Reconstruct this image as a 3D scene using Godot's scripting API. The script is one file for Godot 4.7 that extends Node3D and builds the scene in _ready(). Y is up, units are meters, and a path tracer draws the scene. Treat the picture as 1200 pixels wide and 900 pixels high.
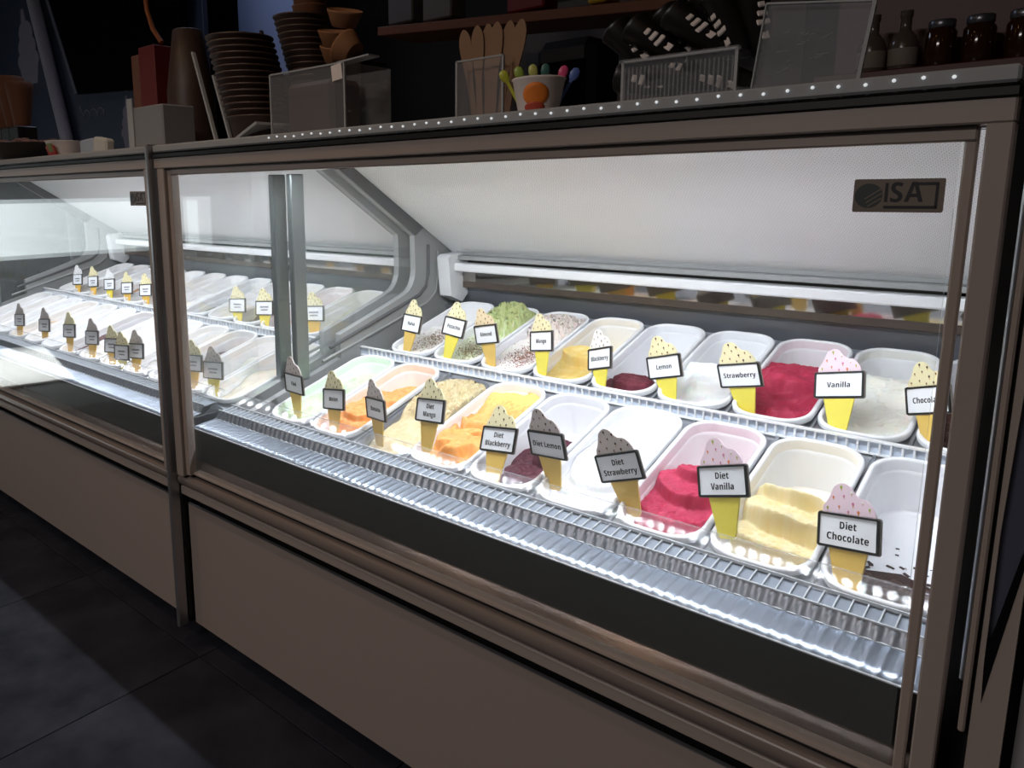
extends Node3D
# Gelato counter: two glazed display cases seen from the customer's side. Metres, y up, x along the counter, z towards the customer.

const TILT := 0.2713          # slope of the tubs, rising to the back
const LED_Z := -0.30         # the strip of light under the roof of each case
const PITCH := 0.1723         # distance between neighbouring tubs
const HALF := 0.2            # half the length of a tub
const TOP := 1.33             # top of the glass counter top

var M := {}
var used := {}
var noise := FastNoiseLite.new()
var warp := FastNoiseLite.new()
var noise2 := FastNoiseLite.new()
var meshes := {}


# ---------------------------------------------------------------- mesh building
class MB:
	var st := SurfaceTool.new()

	func _init() -> void:
		st.begin(Mesh.PRIMITIVE_TRIANGLES)

	func tri(a: Vector3, b: Vector3, c: Vector3, n: Vector3) -> void:
		if (b - a).cross(c - a).dot(n) > 0.0:
			var t := b
			b = c
			c = t
		st.set_smooth_group(-1)
		st.add_vertex(a)
		st.add_vertex(b)
		st.add_vertex(c)

	func quad(a: Vector3, b: Vector3, c: Vector3, d: Vector3, n: Vector3) -> void:
		tri(a, b, c, n)
		tri(a, c, d, n)

	func box(c: Vector3, s: Vector3, bev := 0.0, bs := Basis()) -> MB:
		var h := s * 0.5
		var b := minf(bev, minf(h.x, minf(h.y, h.z)) * 0.9)
		for ax in 3:
			var u := (ax + 1) % 3
			var v := (ax + 2) % 3
			for sg in [-1.0, 1.0]:
				var p := []
				for q in [[-1.0, -1.0], [1.0, -1.0], [1.0, 1.0], [-1.0, 1.0]]:
					var w := Vector3.ZERO
					w[ax] = sg * h[ax]
					w[u] = q[0] * (h[u] - b)
					w[v] = q[1] * (h[v] - b)
					p.append(c + bs * w)
				var n := Vector3.ZERO
				n[ax] = sg
				quad(p[0], p[1], p[2], p[3], bs * n)
			if b > 0.0:
				for su in [-1.0, 1.0]:
					for sv in [-1.0, 1.0]:
						var e := []
						for q in [[-1.0, 0], [1.0, 0], [1.0, 1], [-1.0, 1]]:
							var w := Vector3.ZERO
							w[ax] = q[0] * (h[ax] - b)
							w[u] = su * (h[u] - (b if q[1] == 1 else 0.0))
							w[v] = sv * (h[v] - (b if q[1] == 0 else 0.0))
							e.append(c + bs * w)
						var n := Vector3.ZERO
						n[u] = su
						n[v] = sv
						quad(e[0], e[1], e[2], e[3], bs * n)
		if b > 0.0:
			for sx in [-1.0, 1.0]:
				for sy in [-1.0, 1.0]:
					for sz in [-1.0, 1.0]:
						var k := Vector3(sx, sy, sz)
						tri(c + bs * (k * Vector3(h.x, h.y - b, h.z - b)), c + bs * (k * Vector3(h.x - b, h.y, h.z - b)), c + bs * (k * Vector3(h.x - b, h.y - b, h.z)), bs * k)
		return self

	# polygon in the local xy plane of xf, extruded along its z from -d/2 to d/2
	func prism(poly: PackedVector2Array, xf: Transform3D, d: float) -> MB:
		var zn := xf.basis.z
		var ix := Geometry2D.triangulate_polygon(poly)
		for sg in [-1.0, 1.0]:
			for i in range(0, ix.size(), 3):
				var t := []
				for k in 3:
					var p := poly[ix[i + k]]
					t.append(xf * Vector3(p.x, p.y, sg * d * 0.5))
				tri(t[0], t[1], t[2], zn * sg)
		var area := 0.0
		for i in poly.size():
			area += poly[i].cross(poly[(i + 1) % poly.size()])
		for i in poly.size():
			var p := poly[i]
			var q := poly[(i + 1) % poly.size()]
			var e := (q - p) * signf(area)
			var n := xf.basis * Vector3(e.y, -e.x, 0)
			quad(xf * Vector3(p.x, p.y, -d * 0.5), xf * Vector3(q.x, q.y, -d * 0.5), xf * Vector3(q.x, q.y, d * 0.5), xf * Vector3(p.x, p.y, d * 0.5), n)
		return self

	# profile of (z, y) points swept along x
	func extrude_x(profile: PackedVector2Array, x0: float, x1: float) -> MB:
		return prism(profile, Transform3D(Basis(Vector3(0, 0, 1), Vector3(0, 1, 0), Vector3(-1, 0, 0)), Vector3((x0 + x1) * 0.5, 0, 0)), x1 - x0)

	# ring between two outlines of equal point count
	func ring(outer: PackedVector2Array, inner: PackedVector2Array, xf: Transform3D, d: float) -> MB:
		var n := outer.size()
		for i in n:
			var j := (i + 1) % n
			for sg in [-1.0, 1.0]:
				var z: float = sg * d * 0.5
				quad(xf * Vector3(outer[i].x, outer[i].y, z), xf * Vector3(outer[j].x, outer[j].y, z), xf * Vector3(inner[j].x, inner[j].y, z), xf * Vector3(inner[i].x, inner[i].y, z), xf.basis.z * sg)
			for k in 2:
				var o := outer if k == 0 else inner
				var m := (o[i] + o[j]) * 0.5 * (1.0 if k == 0 else -1.0)
				var e := o[j] - o[i]
				var nn := Vector2(e.y, -e.x)
				if nn.dot(m) < 0:
					nn = -nn
				quad(xf * Vector3(o[i].x, o[i].y, -d * 0.5), xf * Vector3(o[j].x, o[j].y, -d * 0.5), xf * Vector3(o[j].x, o[j].y, d * 0.5), xf * Vector3(o[i].x, o[i].y, d * 0.5), xf.basis * Vector3(nn.x, nn.y, 0))
		return self

	# smooth skin over closed loops of equal point count (each loop runs counterclockwise seen from the end it heads for)
	func loft(loops: Array, xf := Transform3D()) -> MB:
		st.set_smooth_group(1)
		for i in loops.size() - 1:
			var lo: PackedVector3Array = loops[i]
			var hi: PackedVector3Array = loops[i + 1]
			for j in lo.size():
				var k := (j + 1) % lo.size()
				for p in [lo[j], hi[k], lo[k], lo[j], hi[j], hi[k]]:
					st.add_vertex(xf * p)
		return self

	func cap(loop: PackedVector3Array, n: Vector3, xf := Transform3D()) -> MB:
		var c := Vector3.ZERO
		for p in loop:
			c += p / loop.size()
		for j in loop.size():
			tri(xf * c, xf * loop[j], xf * loop[(j + 1) % loop.size()], xf.basis * n)
		return self

	# profile of (radius, y) from bottom to top
	func lathe(profile: Array, sides := 24, xf := Transform3D(), capped := true) -> MB:
		var loops := []
		for p in profile:
			var l := PackedVector3Array()
			for j in sides:
				var a := TAU * j / sides
				l.append(Vector3(cos(a) * p.x, p.y, -sin(a) * p.x))
			loops.append(l)
		loft(loops, xf)
		if capped:
			cap(loops[0], Vector3.DOWN, xf)
			cap(loops[-1], Vector3.UP, xf)
		return self

	func tube(pts: Array, r: float, sides := 10) -> MB:
		var loops := []
		for i in pts.size():
			var t: Vector3 = (pts[mini(i + 1, pts.size() - 1)] - pts[maxi(i - 1, 0)]).normalized()
			var u := t.cross(Vector3.UP if absf(t.y) < 0.9 else Vector3.RIGHT).normalized()
			var w := t.cross(u)
			var l := PackedVector3Array()
			for j in sides:
				var a := TAU * j / sides
				l.append(pts[i] + (u * cos(a) + w * sin(a)) * r)
			loops.append(l)
		loft(loops)
		cap(loops[0], pts[0] - pts[1])
		cap(loops[-1], pts[-1] - pts[-2])
		return self

	func done() -> ArrayMesh:
		st.generate_normals()
		return st.commit()


func rrect(hx: float, hy: float, r: float, n := 5) -> PackedVector2Array:
	var out := PackedVector2Array()
	for c in [[1, 1, 0.0], [-1, 1, 0.25], [-1, -1, 0.5], [1, -1, 0.75]]:
		for i in n + 1:
			var a: float = TAU * (c[2] + 0.25 * i / n)
			out.append(Vector2(c[0] * (hx - r) + cos(a) * r, c[1] * (hy - r) + sin(a) * r))
	return out


func smooth_outline(pts: Array, steps := 4) -> PackedVector2Array:
	var out := PackedVector2Array()
	for i in pts.size() - 1:
		var p0: Vector2 = pts[maxi(i - 1, 0)]
		var p1: Vector2 = pts[i]
		var p2: Vector2 = pts[i + 1]
		var p3: Vector2 = pts[mini(i + 2, pts.size() - 1)]
		for k in steps:
			out.append(p1.cubic_interpolate(p2, p0, p3, float(k) / steps))
	out.append(pts[-1])
	return out


func v2(a: Array) -> PackedVector2Array:
	var out := PackedVector2Array()
	for i in range(0, a.size(), 2):
		out.append(Vector2(a[i], a[i + 1]))
	return out


func at_xf(p: Vector3, b := Basis()) -> Transform3D:
	return Transform3D(b, p)


# ---------------------------------------------------------------- materials and nodes
func mat(called: String, c: Color, rough := 0.5, metal := 0.0, spec := 0.5) -> StandardMaterial3D:
	var m := StandardMaterial3D.new()
	m.resource_name = called
	m.albedo_color = c
	m.roughness = rough
	m.metallic = metal
	m.metallic_specular = spec
	M[called] = m
	return m


func clear(called: String, c: Color, alpha: float, rough := 0.02) -> StandardMaterial3D:
	var m := mat(called, Color(c, alpha), rough)
	m.transparency = BaseMaterial3D.TRANSPARENCY_ALPHA
	return m


func glow(called: String, c: Color, e: float) -> StandardMaterial3D:
	var m := mat(called, c, 0.6)
	m.emission_enabled = true
	m.emission = c
	m.emission_energy_multiplier = e
	return m


func rel(m: StandardMaterial3D, freq: float, strength: float, scale: float, seed_ := 3) -> StandardMaterial3D:
	var key := "n%s_%s" % [freq, seed_]
	if not meshes.has(key):
		var t := NoiseTexture2D.new()
		t.width = 512
		t.height = 512
		t.seamless = true
		t.as_normal_map = true
		t.bump_strength = 6.0
		var n := FastNoiseLite.new()
		n.seed = seed_
		n.frequency = freq
		n.fractal_octaves = 4
		t.noise = n
		meshes[key] = t
	m.normal_enabled = true
	m.normal_texture = meshes[key]
	m.normal_scale = strength
	m.uv1_triplanar = true
	m.uv1_scale = Vector3.ONE * scale
	return m


func tone(m: StandardMaterial3D, freq: float, lo: Color, hi: Color, scale: float, seed_ := 5) -> StandardMaterial3D:
	var t := NoiseTexture2D.new()
	t.width = 512
	t.height = 512
	t.seamless = true
	var n := FastNoiseLite.new()
	n.seed = seed_
	n.frequency = freq
	n.fractal_octaves = 5
	t.noise = n
	var g := Gradient.new()
	g.set_color(0, lo)
	g.set_color(1, hi)
	t.color_ramp = g
	m.albedo_texture = t
	m.albedo_color = Color.WHITE
	m.uv1_triplanar = true
	m.uv1_scale = Vector3.ONE * scale
	return m


func numbered(called: String) -> String:
	var k: int = used.get(called, -1) + 1
	used[called] = k
	return called if k == 0 else "%s_%03d" % [called, k]


func tag(o: Node3D, label: String, category: String, group := "") -> Node3D:
	if label:
		o.set_meta("label", label)
	if category:
		o.set_meta("category", category)
	if group:
		o.set_meta("group", group)
	return o


func thing(called: String, label: String, category: String, where := Vector3.ZERO, group := "") -> Node3D:
	var o := Node3D.new()
	o.name = numbered(called)
	add_child(o)
	o.position = where
	return tag(o, label, category, group)


func part(called: String, mesh: Mesh, m: Material, parent: Node3D) -> MeshInstance3D:
	var o := MeshInstance3D.new()
	o.name = called
	o.mesh = mesh
	o.material_override = null
	for i in mesh.get_surface_count():
		o.set_surface_override_material(i, m)
	parent.add_child(o, true)
	return o


func struct(called: String, mesh: Mesh, m: Material) -> MeshInstance3D:
	var o := part(called, mesh, m, self)
	o.set_meta("kind", "structure")
	return o


func box(c: Vector3, s: Vector3, bev := 0.0, b := Basis()) -> ArrayMesh:
	return MB.new().box(c, s, bev, b).done()


func area(parent: Node3D, where: Vector3, b: Basis, size: Vector2, c: Color, e: float) -> AreaLight3D:
	var l := AreaLight3D.new()
	l.name = "light"
	l.transform = Transform3D(b, where)
	l.area_size = size
	l.light_color = c
	l.light_energy = e
	l.shadow_enabled = true
	l.set("area_range", 12.0)
	l.set("area_attenuation", 2.0)
	parent.add_child(l, true)
	return l


# ---------------------------------------------------------------- the scene
func _ready() -> void:
	# camera
	var yaw := 0.7551
	var pit := 0.1789
	var roll := -0.0125
	var fw := Vector3(-sin(yaw) * cos(pit), -sin(pit), -cos(yaw) * cos(pit))
	var rt := fw.cross(Vector3.UP).normalized()
	var up := rt.cross(fw)
	var cam := Camera3D.new()
	cam.name = "camera"
	cam.transform = Transform3D(Basis(rt * cos(roll) + up * sin(roll), up * cos(roll) - rt * sin(roll), -fw), Vector3(1.7241, 1.2154, 0.9958))
	cam.projection = Camera3D.PROJECTION_FRUSTUM
	cam.near = 0.05
	cam.far = 60.0
	cam.size = 900.0 / 893.14 * cam.near
	cam.frustum_offset = Vector2(134.5, -65.35) / 893.14 * cam.near
	add_child(cam)
	cam.current = true

	# sky, exposure
	var env := Environment.new()
	env.background_mode = Environment.BG_COLOR
	env.background_color = Color(0.92, 0.97, 0.98)
	env.background_energy_multiplier = 1.6
	env.tonemap_mode = Environment.TONE_MAPPER_LINEAR
	env.tonemap_exposure = 1.0
	env.sdfgi_enabled = true
	env.ssao_enabled = true
	env.ssil_enabled = true
	var we := WorldEnvironment.new()
	we.name = "environment"
	we.environment = env
	add_child(we)
	# daylight through the street window on the left
	area(self, Vector3(-5.0, 0.93, 1.9), Basis(Vector3.UP, -PI / 2), Vector2(3.0, 0.5), Color(0.92, 0.97, 0.98), 0.6).name = "window_daylight"

	# fill lights added over the customers' floor and, dimmer, behind the counter
	area(self, Vector3(0.6, 2.93, 3.3), Basis(Vector3.RIGHT, -PI / 2), Vector2(1.2, 0.6), Color(1.0, 0.96, 0.94), 6.0).name = "added_fill_light"
	area(self, Vector3(-1.5, 2.93, -1.0), Basis(Vector3.RIGHT, -PI / 2), Vector2(0.6, 0.6), Color(0.82, 0.88, 1.0), 0.5).name = "added_fill_light_behind"

	noise.seed = 11
	noise.frequency = 14.0
	noise.fractal_octaves = 4
	warp.seed = 51
	warp.frequency = 13.0
	warp.fractal_type = FastNoiseLite.FRACTAL_NONE
	noise2.seed = 29
	noise2.frequency = 70.0
	noise2.fractal_octaves = 3
	materials()
	room()
	ceiling_lamps()
	display_case("display_case", 0.0, 1.64, 9, true, false, "glazed gelato display case in the middle, its tubs and flavour names in plain view")
	display_case("display_case", -2.39, 2.36, 13, true, true, "glazed gelato display case farther left beyond the slim metal joint")
	corner_case()
	tubs()
	far_tubs()
	counter_things()
	back_things()


func materials() -> void:
	mat("frame", Color(0.60, 0.555, 0.53), 0.42)
	mat("frame_light", Color(0.60, 0.55, 0.52), 0.4)
	mat("rail_gloss", Color(0.46, 0.42, 0.40), 0.2, 0.0, 0.35)
	mat("panel", Color(0.58, 0.53, 0.505), 0.6)
	mat("black", Color(0.035, 0.033, 0.034), 0.5)
	mat("black_gloss", Color(0.03, 0.03, 0.032), 0.12)
	mat("dark_inside", Color(0.09, 0.075, 0.07), 0.4)
	mat("brown_steel", Color(0.40, 0.35, 0.32), 0.22, 0.5)
	mat("steel", Color(0.72, 0.73, 0.75), 0.28, 0.9)
	mat("shelf_steel", Color(0.62, 0.65, 0.70), 0.33, 0.95)
	mat("face_steel", Color(0.58, 0.60, 0.64), 0.42, 0.95)
	mat("tray_grey", Color(0.56, 0.59, 0.64), 0.5, 0.2)
	mat("mirror_steel", Color(0.62, 0.60, 0.58), 0.06, 1.0)
	mat("dark_steel", Color(0.47, 0.48, 0.51), 0.3, 0.75)
	mat("post_metal", Color(0.50, 0.52, 0.52), 0.3, 0.7)
	mat("alu", Color(0.66, 0.66, 0.67), 0.3, 0.8)
	mat("grey_plastic", Color(0.60, 0.60, 0.60), 0.45)
	mat("grey_dark_plastic", Color(0.36, 0.36, 0.37), 0.45)
	mat("white_plastic", Color(0.93, 0.93, 0.935), 0.3)
	mat("tub_white", Color(0.935, 0.935, 0.945), 0.25)
	mat("tub_steel", Color(0.60, 0.61, 0.64), 0.3, 0.85)
	clear("glass", Color(0.9, 0.96, 0.95), 0.03)
	clear("acrylic", Color(0.9, 0.92, 0.95), 0.07, 0.03)
	clear("guard_acrylic", Color(0.92, 0.94, 0.96), 0.05, 0.02).metallic_specular = 0.13
	clear("rib_clear", Color(0.95, 0.97, 1.0), 0.12, 0.1)
	mat("edge_light", Color(0.80, 0.82, 0.84), 0.4)
	mat("card", Color(0.93, 0.935, 0.95), 0.6)
	mat("sign_black", Color(0.07, 0.068, 0.07), 0.35)
	mat("sign_edge", Color(0.48, 0.45, 0.43), 0.4)
	mat("ink", Color(0.03, 0.03, 0.035), 0.7)
	mat("ink_grey", Color(0.55, 0.55, 0.57), 0.7)
	mat("sticker", Color(0.44, 0.40, 0.36), 0.5)
	mat("sticker_ink", Color(0.11, 0.11, 0.14), 0.5)
	mat("sticker_disc", Color(0.20, 0.23, 0.24), 0.5)
	glow("led", Color(0.95, 0.98, 1.0), 220.0)
	glow("led_reflection", Color(0.97, 0.99, 1.0), 0.55)  # glow put in for LED reflections, not lamps
	glow("bulb", Color(1.0, 0.72, 0.38), 30.0)
	# the white rear lid: a sheet with fine perforation
	var im := Image.create(64, 64, false, Image.FORMAT_RGB8)
	im.fill(Color(0.95, 0.95, 0.955))
	for y in 64:
		for x in 64:
			for c in [Vector2(16, 16), Vector2(48, 48)]:
				var d := Vector2(x, y).distance_to(c)
				if d < 9.0:
					im.set_pixel(x, y, Color(0.66, 0.66, 0.67) if d < 7.0 else Color(0.78, 0.78, 0.785))
	im.generate_mipmaps()
	var lid := mat("lid", Color.WHITE, 0.55)
	lid.albedo_texture = ImageTexture.create_from_image(im)
	lid.uv1_triplanar = true
	lid.uv1_scale = Vector3.ONE * 140.0


# ---------------------------------------------------------------- the room
func room() -> void:
	var tile := tone(mat("floor_tile", Color.WHITE, 0.38), 0.012, Color(0.115, 0.12, 0.145), Color(0.185, 0.19, 0.22), 0.8)
	var rt := NoiseTexture2D.new()
	rt.width = 512
	rt.height = 512
	rt.seamless = true
	var n := FastNoiseLite.new()
	n.seed = 8
	n.frequency = 0.02
	n.fractal_octaves = 5
	rt.noise = n
	var gr := Gradient.new()
	gr.set_color(0, Color(0.5, 0.5, 0.5))
	gr.set_color(1, Color(1, 1, 1))
	rt.color_ramp = gr
	tile.roughness_texture = rt
	tile.roughness = 0.9
	tile.metallic_specular = 0.22
	var wall := mat("wall_dark", Color(0.20, 0.19, 0.185), 0.8)
	var fl := struct("floor", box(Vector3(-0.6, -0.055, 1.35), Vector3(9.4, 0.09, 8.5)), M.black)
	var tm := box(Vector3.ZERO, Vector3(0.657, 0.012, 0.657), 0.0012)
	for i in range(-4, 5):
		for j in range(-1, 6):
			var t := part("tile", tm, tile, fl)
			t.position = Vector3(0.40 + 0.66 * i, -0.006, 0.35 + 0.66 * j)
	struct("wall_back", box(Vector3(-0.6, 1.45, -2.9), Vector3(9.4, 3.1, 0.2)), wall)
	struct("wall_right", box(Vector3(4.1, 1.45, 1.35), Vector3(0.2, 3.1, 8.7)), wall)
	struct("wall_front", box(Vector3(-0.6, 1.45, 5.6), Vector3(9.4, 3.1, 0.2)), wall)
	struct("ceiling", box(Vector3(-0.6, 3.05, 1.35), Vector3(9.6, 0.1, 8.7)), mat("ceiling_dark", Color(0.30, 0.29, 0.28), 0.9))
	# left wall with the low street window
	var w := MB.new()
	w.box(Vector3(-5.2, 0.34, 1.35), Vector3(0.2, 0.68, 8.7))
	w.box(Vector3(-5.2, 2.085, 1.35), Vector3(0.2, 1.83, 8.7))
	w.box(Vector3(-5.2, 0.925, -1.35), Vector3(0.2, 0.49, 3.3))
	w.box(Vector3(-5.2, 0.925, 4.57), Vector3(0.2, 0.49, 2.26))
	struct("wall_left", w.done(), wall)
	var win := Node3D.new()
	win.name = "window_1"
	win.set_meta("kind", "structure")
	add_child(win)
	part("window_frame", MB.new().box(Vector3(-5.1, 0.69, 1.87), Vector3(0.06, 0.03, 3.15), 0.004).box(Vector3(-5.1, 1.16, 1.87), Vector3(0.06, 0.03, 3.15), 0.004).done(), M.black, win)
	part("pane", box(Vector3(-5.16, 0.925, 1.87), Vector3(0.006, 0.44, 3.1)), M.glass, win)


func ceiling_lamps() -> void:
	var pn := [[Vector3(0.6, 2.965, 3.3), Vector2(1.2, 0.6), 1.0, "added white fill light panel over the customers' floor"], [Vector3(-1.5, 2.965, -1.0), Vector2(0.6, 0.6), 0.5, "small dim fill panel added behind the left case"]]
	for q in pn:
		var t := thing("added_fill_panel", q[3], "added fill light", q[0])  # unseen panels added to go with the fill lights
		part("frame", box(Vector3(0, 0.012, 0), Vector3(q[1].x + 0.06, 0.024, q[1].y + 0.06), 0.003), M.frame_light, t)
		part("diffuser", box(Vector3(0, -0.008, 0), Vector3(q[1].x, 0.012, q[1].y)), glow("panel_glow_%s" % q[2], Color(1, 0.98, 0.96), q[2]), t)
	var mt := thing("added_mat", "added pale mat standing in for a bright floor patch before the street window", "added mat", Vector3(-3.95, 0.0, 1.06))  # added: shaped so its reflection makes the bright patch in the case glass
	mt.rotation.y = 0.25
	part("mat", box(Vector3(0, 0.008, 0), Vector3(1.35, 0.016, 0.46), 0.004), mat("mat_pale", Color(0.90, 0.89, 0.86), 0.9), mt)
	part("border", MB.new().box(Vector3(0, 0.006, -0.245), Vector3(1.42, 0.012, 0.03), 0.002).box(Vector3(0, 0.006, 0.245), Vector3(1.42, 0.012, 0.03), 0.002).done(), M.black, mt)
	var spots := [Vector3(0.34, 2.75, 0.75), Vector3(-0.68, 2.75, 0.75), Vector3(2.3, 2.75, 1.6), Vector3(-1.6, 2.75, 1.6), Vector3(0.3, 2.75, 3.2), Vector3(-3.82, 2.75, 1.12)]  # the last one is added, only to brighten the pale mat
	var words := ["over the middle case", "over the left half of the middle case", "behind the photographer on the right", "over the far left case", "far out over the floor", "added above the pale mat to light it"]
	for i in spots.size():
		var p: Vector3 = spots[i]
		var t := thing("ceiling_spotlight", "small black ceiling spotlight with warm bulb, " + words[i], "spotlight", p, "warm ceiling spotlights")
		part("housing", MB.new().lathe([Vector2(0.05, 0.0), Vector2(0.055, 0.004), Vector2(0.055, 0.16), Vector2(0.015, 0.17), Vector2(0.015, 0.25)], 20, Transform3D(), false).done(), M.black, t)
		var b := part("bulb", MB.new().lathe([Vector2(0.004, -0.012), Vector2(0.024, -0.006), Vector2(0.034, 0.01), Vector2(0.024, 0.03), Vector2(0.006, 0.04)], 16).done(), M.bulb, t)
		var l := SpotLight3D.new()
		l.name = "light"
		l.position = Vector3(0, -0.02, 0)
		l.rotation = Vector3(-PI / 2, 0, 0)
		l.light_color = (Color(1.0, 0.86, 0.72) if i < 2 else Color(1.0, 0.94, 0.90)) if i < 5 else Color(0.95, 0.98, 1.0)
		l.light_energy = 0.5 if i < 5 else 30.0
		l.light_size = 0.03
		l.spot_angle = 60.0 if i < 5 else 19.0
		l.spot_range = 12.0
		l.spot_attenuation = 2.0
		l.shadow_enabled = true
		t.add_child(l)


# ---------------------------------------------------------------- the display cases
func display_case(called: String, x0: float, w: float, count: int, glass_left: bool, glass_right: bool, label: String) -> void:
	var c := thing(called, label, "display case", Vector3(x0, 0, 0), "glazed gelato display cases")
	var xa := 0.001
	var mid := w * 0.5
	# front panel below the glass, kerb, recess and rails
	part("front_panel", box(Vector3((xa + w) * 0.5, 0.2297, -0.0175), Vector3(w - xa, 0.3462, 0.007), 0.001), M.panel, c)
	part("panel_trim", box(Vector3((xa + w) * 0.5, 0.4038, -0.0165), Vector3(w - xa, 0.0022, 0.007)), M.alu, c)
	part("plinth", box(Vector3(mid, 0.03, -0.45), Vector3(w - 0.04, 0.06, 0.75)), M.black, c)
	part("cabinet_body", box(Vector3(mid, 0.24, -0.56), Vector3(w - 0.03, 0.36, 0.98)), M.black, c)
	part("recess", box(Vector3(mid, 0.40, -0.060), Vector3(w - 0.01, 0.10, 0.03)), M.black, c)
	part("lower_strip", box(Vector3(mid, 0.4465, -0.008), Vector3(w, 0.0235, 0.024), 0.002), M.frame, c)
	var rail := PackedVector2Array([Vector2(-0.03, 0.461)])
	for i in 15:
		var an := -PI / 2 + PI * i / 14.0
		rail.append(Vector2(0.001 + 0.010 * cos(an), 0.4765 + 0.0148 * sin(an)))
	rail.append(Vector2(-0.03, 0.492))
	part("bottom_rail", MB.new().extrude_x(rail, 0, w).done(), M.rail_gloss, c)
	part("rail_groove", box(Vector3(mid, 0.496, -0.018), Vector3(w - 0.08, 0.008, 0.02)), M.black, c)
	var lip := v2([-0.02, 0.500, -0.002, 0.500, 0.001, 0.503, 0.0, 0.507, -0.02, 0.509])
	part("glass_bead", MB.new().extrude_x(lip, 0.06, w - 0.025).done(), M.frame, c)
	# uprights and head of the front frame
	part("top_rail", box(Vector3(mid, 1.287, 0.005), Vector3(w, 0.026, 0.030), 0.002), M.frame, c)
	part("head_bead", box(Vector3(mid, 1.266, -0.002), Vector3(w - 0.06, 0.016, 0.022), 0.002), M.frame_light, c)
	part("front_stile", box(Vector3(0.026, 0.885, 0.004), Vector3(0.030, 0.78, 0.030), 0.002), M.frame, c)
	part("sash_bar", box(Vector3(0.052, 0.885, 0.0), Vector3(0.018, 0.77, 0.022), 0.002), M.frame_light, c)
	part("front_stile", box(Vector3(w - 0.0115, 0.885, 0.004), Vector3(0.023, 0.78, 0.030), 0.002), M.frame, c)
	part("sash_bar", box(Vector3(w - 0.0350, 0.87, 0.0), Vector3(0.0115, 0.80, 0.011), 0.002), M.frame_light, c)
	part("front_glass", box(Vector3(mid, 0.885, -0.006), Vector3(w - 0.09, 0.76, 0.005)), M.glass, c)
	# inside of the front: sill, dark wall, steel shelf with the cold air grid
	part("sill", MB.new().extrude_x(v2([-0.012, 0.500, -0.045, 0.528, -0.055, 0.528, -0.055, 0.495]), 0.02, w - 0.02).done(), M.brown_steel, c)
	part("front_lining", box(Vector3(mid, 0.569, -0.05), Vector3(w - 0.03, 0.085, 0.03)), M.dark_inside, c)
	part("air_shelf", fluted(0.022, w - 0.02, [Vector2(-0.028, 0.612), Vector2(-0.029, 0.6145), Vector2(-0.05, 0.6170), Vector2(-0.075, 0.6195), Vector2(-0.0985, 0.6215)], [0.0, 0.0003, 0.0006, 0.0007, 0.0005], true), M.shelf_steel, c)
	part("air_face", fluted(0.022, w - 0.02, [Vector2(-0.0985, 0.6215), Vector2(-0.0995, 0.6225), Vector2(-0.1055, 0.6325), Vector2(-0.111, 0.6400), Vector2(-0.112, 0.6405)], [0.0003, 0.0010, 0.0010, 0.0010, 0.0002], false), M.face_steel, c)
	part("air_grid_tray", box(Vector3(mid, 0.6395, -0.131), Vector3(w - 0.045, 0.002, 0.039), 0.0, Basis(Vector3.RIGHT, 0.12)), M.tray_grey, c)
	part("shelf_support", MB.new().extrude_x(v2([-0.034, 0.608, -0.108, 0.616, -0.150, 0.640, -0.19, 0.60, -0.19, 0.575, -0.06, 0.575, -0.036, 0.604]), 0.024, w - 0.022).done(), M.dark_steel, c)
	part("shelf_lip", MB.new().tube([Vector3(0.022, 0.613, -0.028), Vector3(w - 0.02, 0.613, -0.028)], 0.0016, 8).done(), M.edge_light, c)
	var rib := MB.new().extrude_x(v2([-0.1095, 0.638, -0.111, 0.6420, -0.150, 0.6470, -0.150, 0.6420, -0.113, 0.6375]), -0.0009, 0.0009).done()
	var ribs := int((w - 0.07) / 0.0185)
	for i in ribs:
		var r := part("air_rib", rib, M.edge_light, c)
		r.position.x = 0.035 + i * 0.0185
	part("grid_rail", MB.new().extrude_x(v2([-0.1105, 0.641, -0.1105, 0.6432, -0.1135, 0.6432, -0.1135, 0.641]), 0.022, w - 0.02).extrude_x(v2([-0.149, 0.6455, -0.149, 0.650, -0.1515, 0.650, -0.1515, 0.6455]), 0.022, w - 0.02).extrude_x(v2([-0.098, 0.6205, -0.098, 0.6228, -0.1005, 0.6228, -0.1005, 0.6205]), 0.022, w - 0.02).done(), M.edge_light, c)
	part("clear_guard", box(Vector3(mid, 0.6575, -0.1690), Vector3(w - 0.06, 0.003, 0.043), 0.0, Basis(Vector3.RIGHT, 0.459)), M.guard_acrylic, c)
	part("guard_edge", MB.new().tube([Vector3(0.03, 0.6672, -0.1883), Vector3(w - 0.03, 0.6672, -0.1883)], 0.0011, 6).done(), M.rib_clear, c)
	# well under the tubs, bars between them
	part("well", box(Vector3(mid, 0.44, -0.62), Vector3(w - 0.05, 0.02, 0.86)), M.dark_steel, c)
	var dz := Vector3(0, sin(TILT), -cos(TILT))
	var up := Vector3(0, cos(TILT), sin(TILT))
	var bs := Basis(Vector3.RIGHT, TILT)
	for row in 2:
		var near := Vector3(0.0596 if row == 0 else 0.1046, 0.62 if row == 0 else 0.735, -0.2394 if row == 0 else -0.66)
		var bar := box(near * Vector3(0, 1, 1) + dz * 0.19 - up * 0.020, Vector3(0.0062, 0.010, 0.42), 0.001, bs)
		for i in count + 1:
			var b := part("tub_bar", bar, M.steel, c)
			b.position.x = near.x + PITCH * i
		part("cross_bar", box(Vector3(mid, near.y, near.z) + dz * -0.022 - up * 0.026, Vector3(w - 0.05, 0.012, 0.016), 0.001, bs), M.steel, c)
		part("cross_bar", box(Vector3(mid, near.y, near.z) + dz * 0.398 - up * 0.026, Vector3(w - 0.05, 0.012, 0.016), 0.001, bs), M.steel, c)
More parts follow.
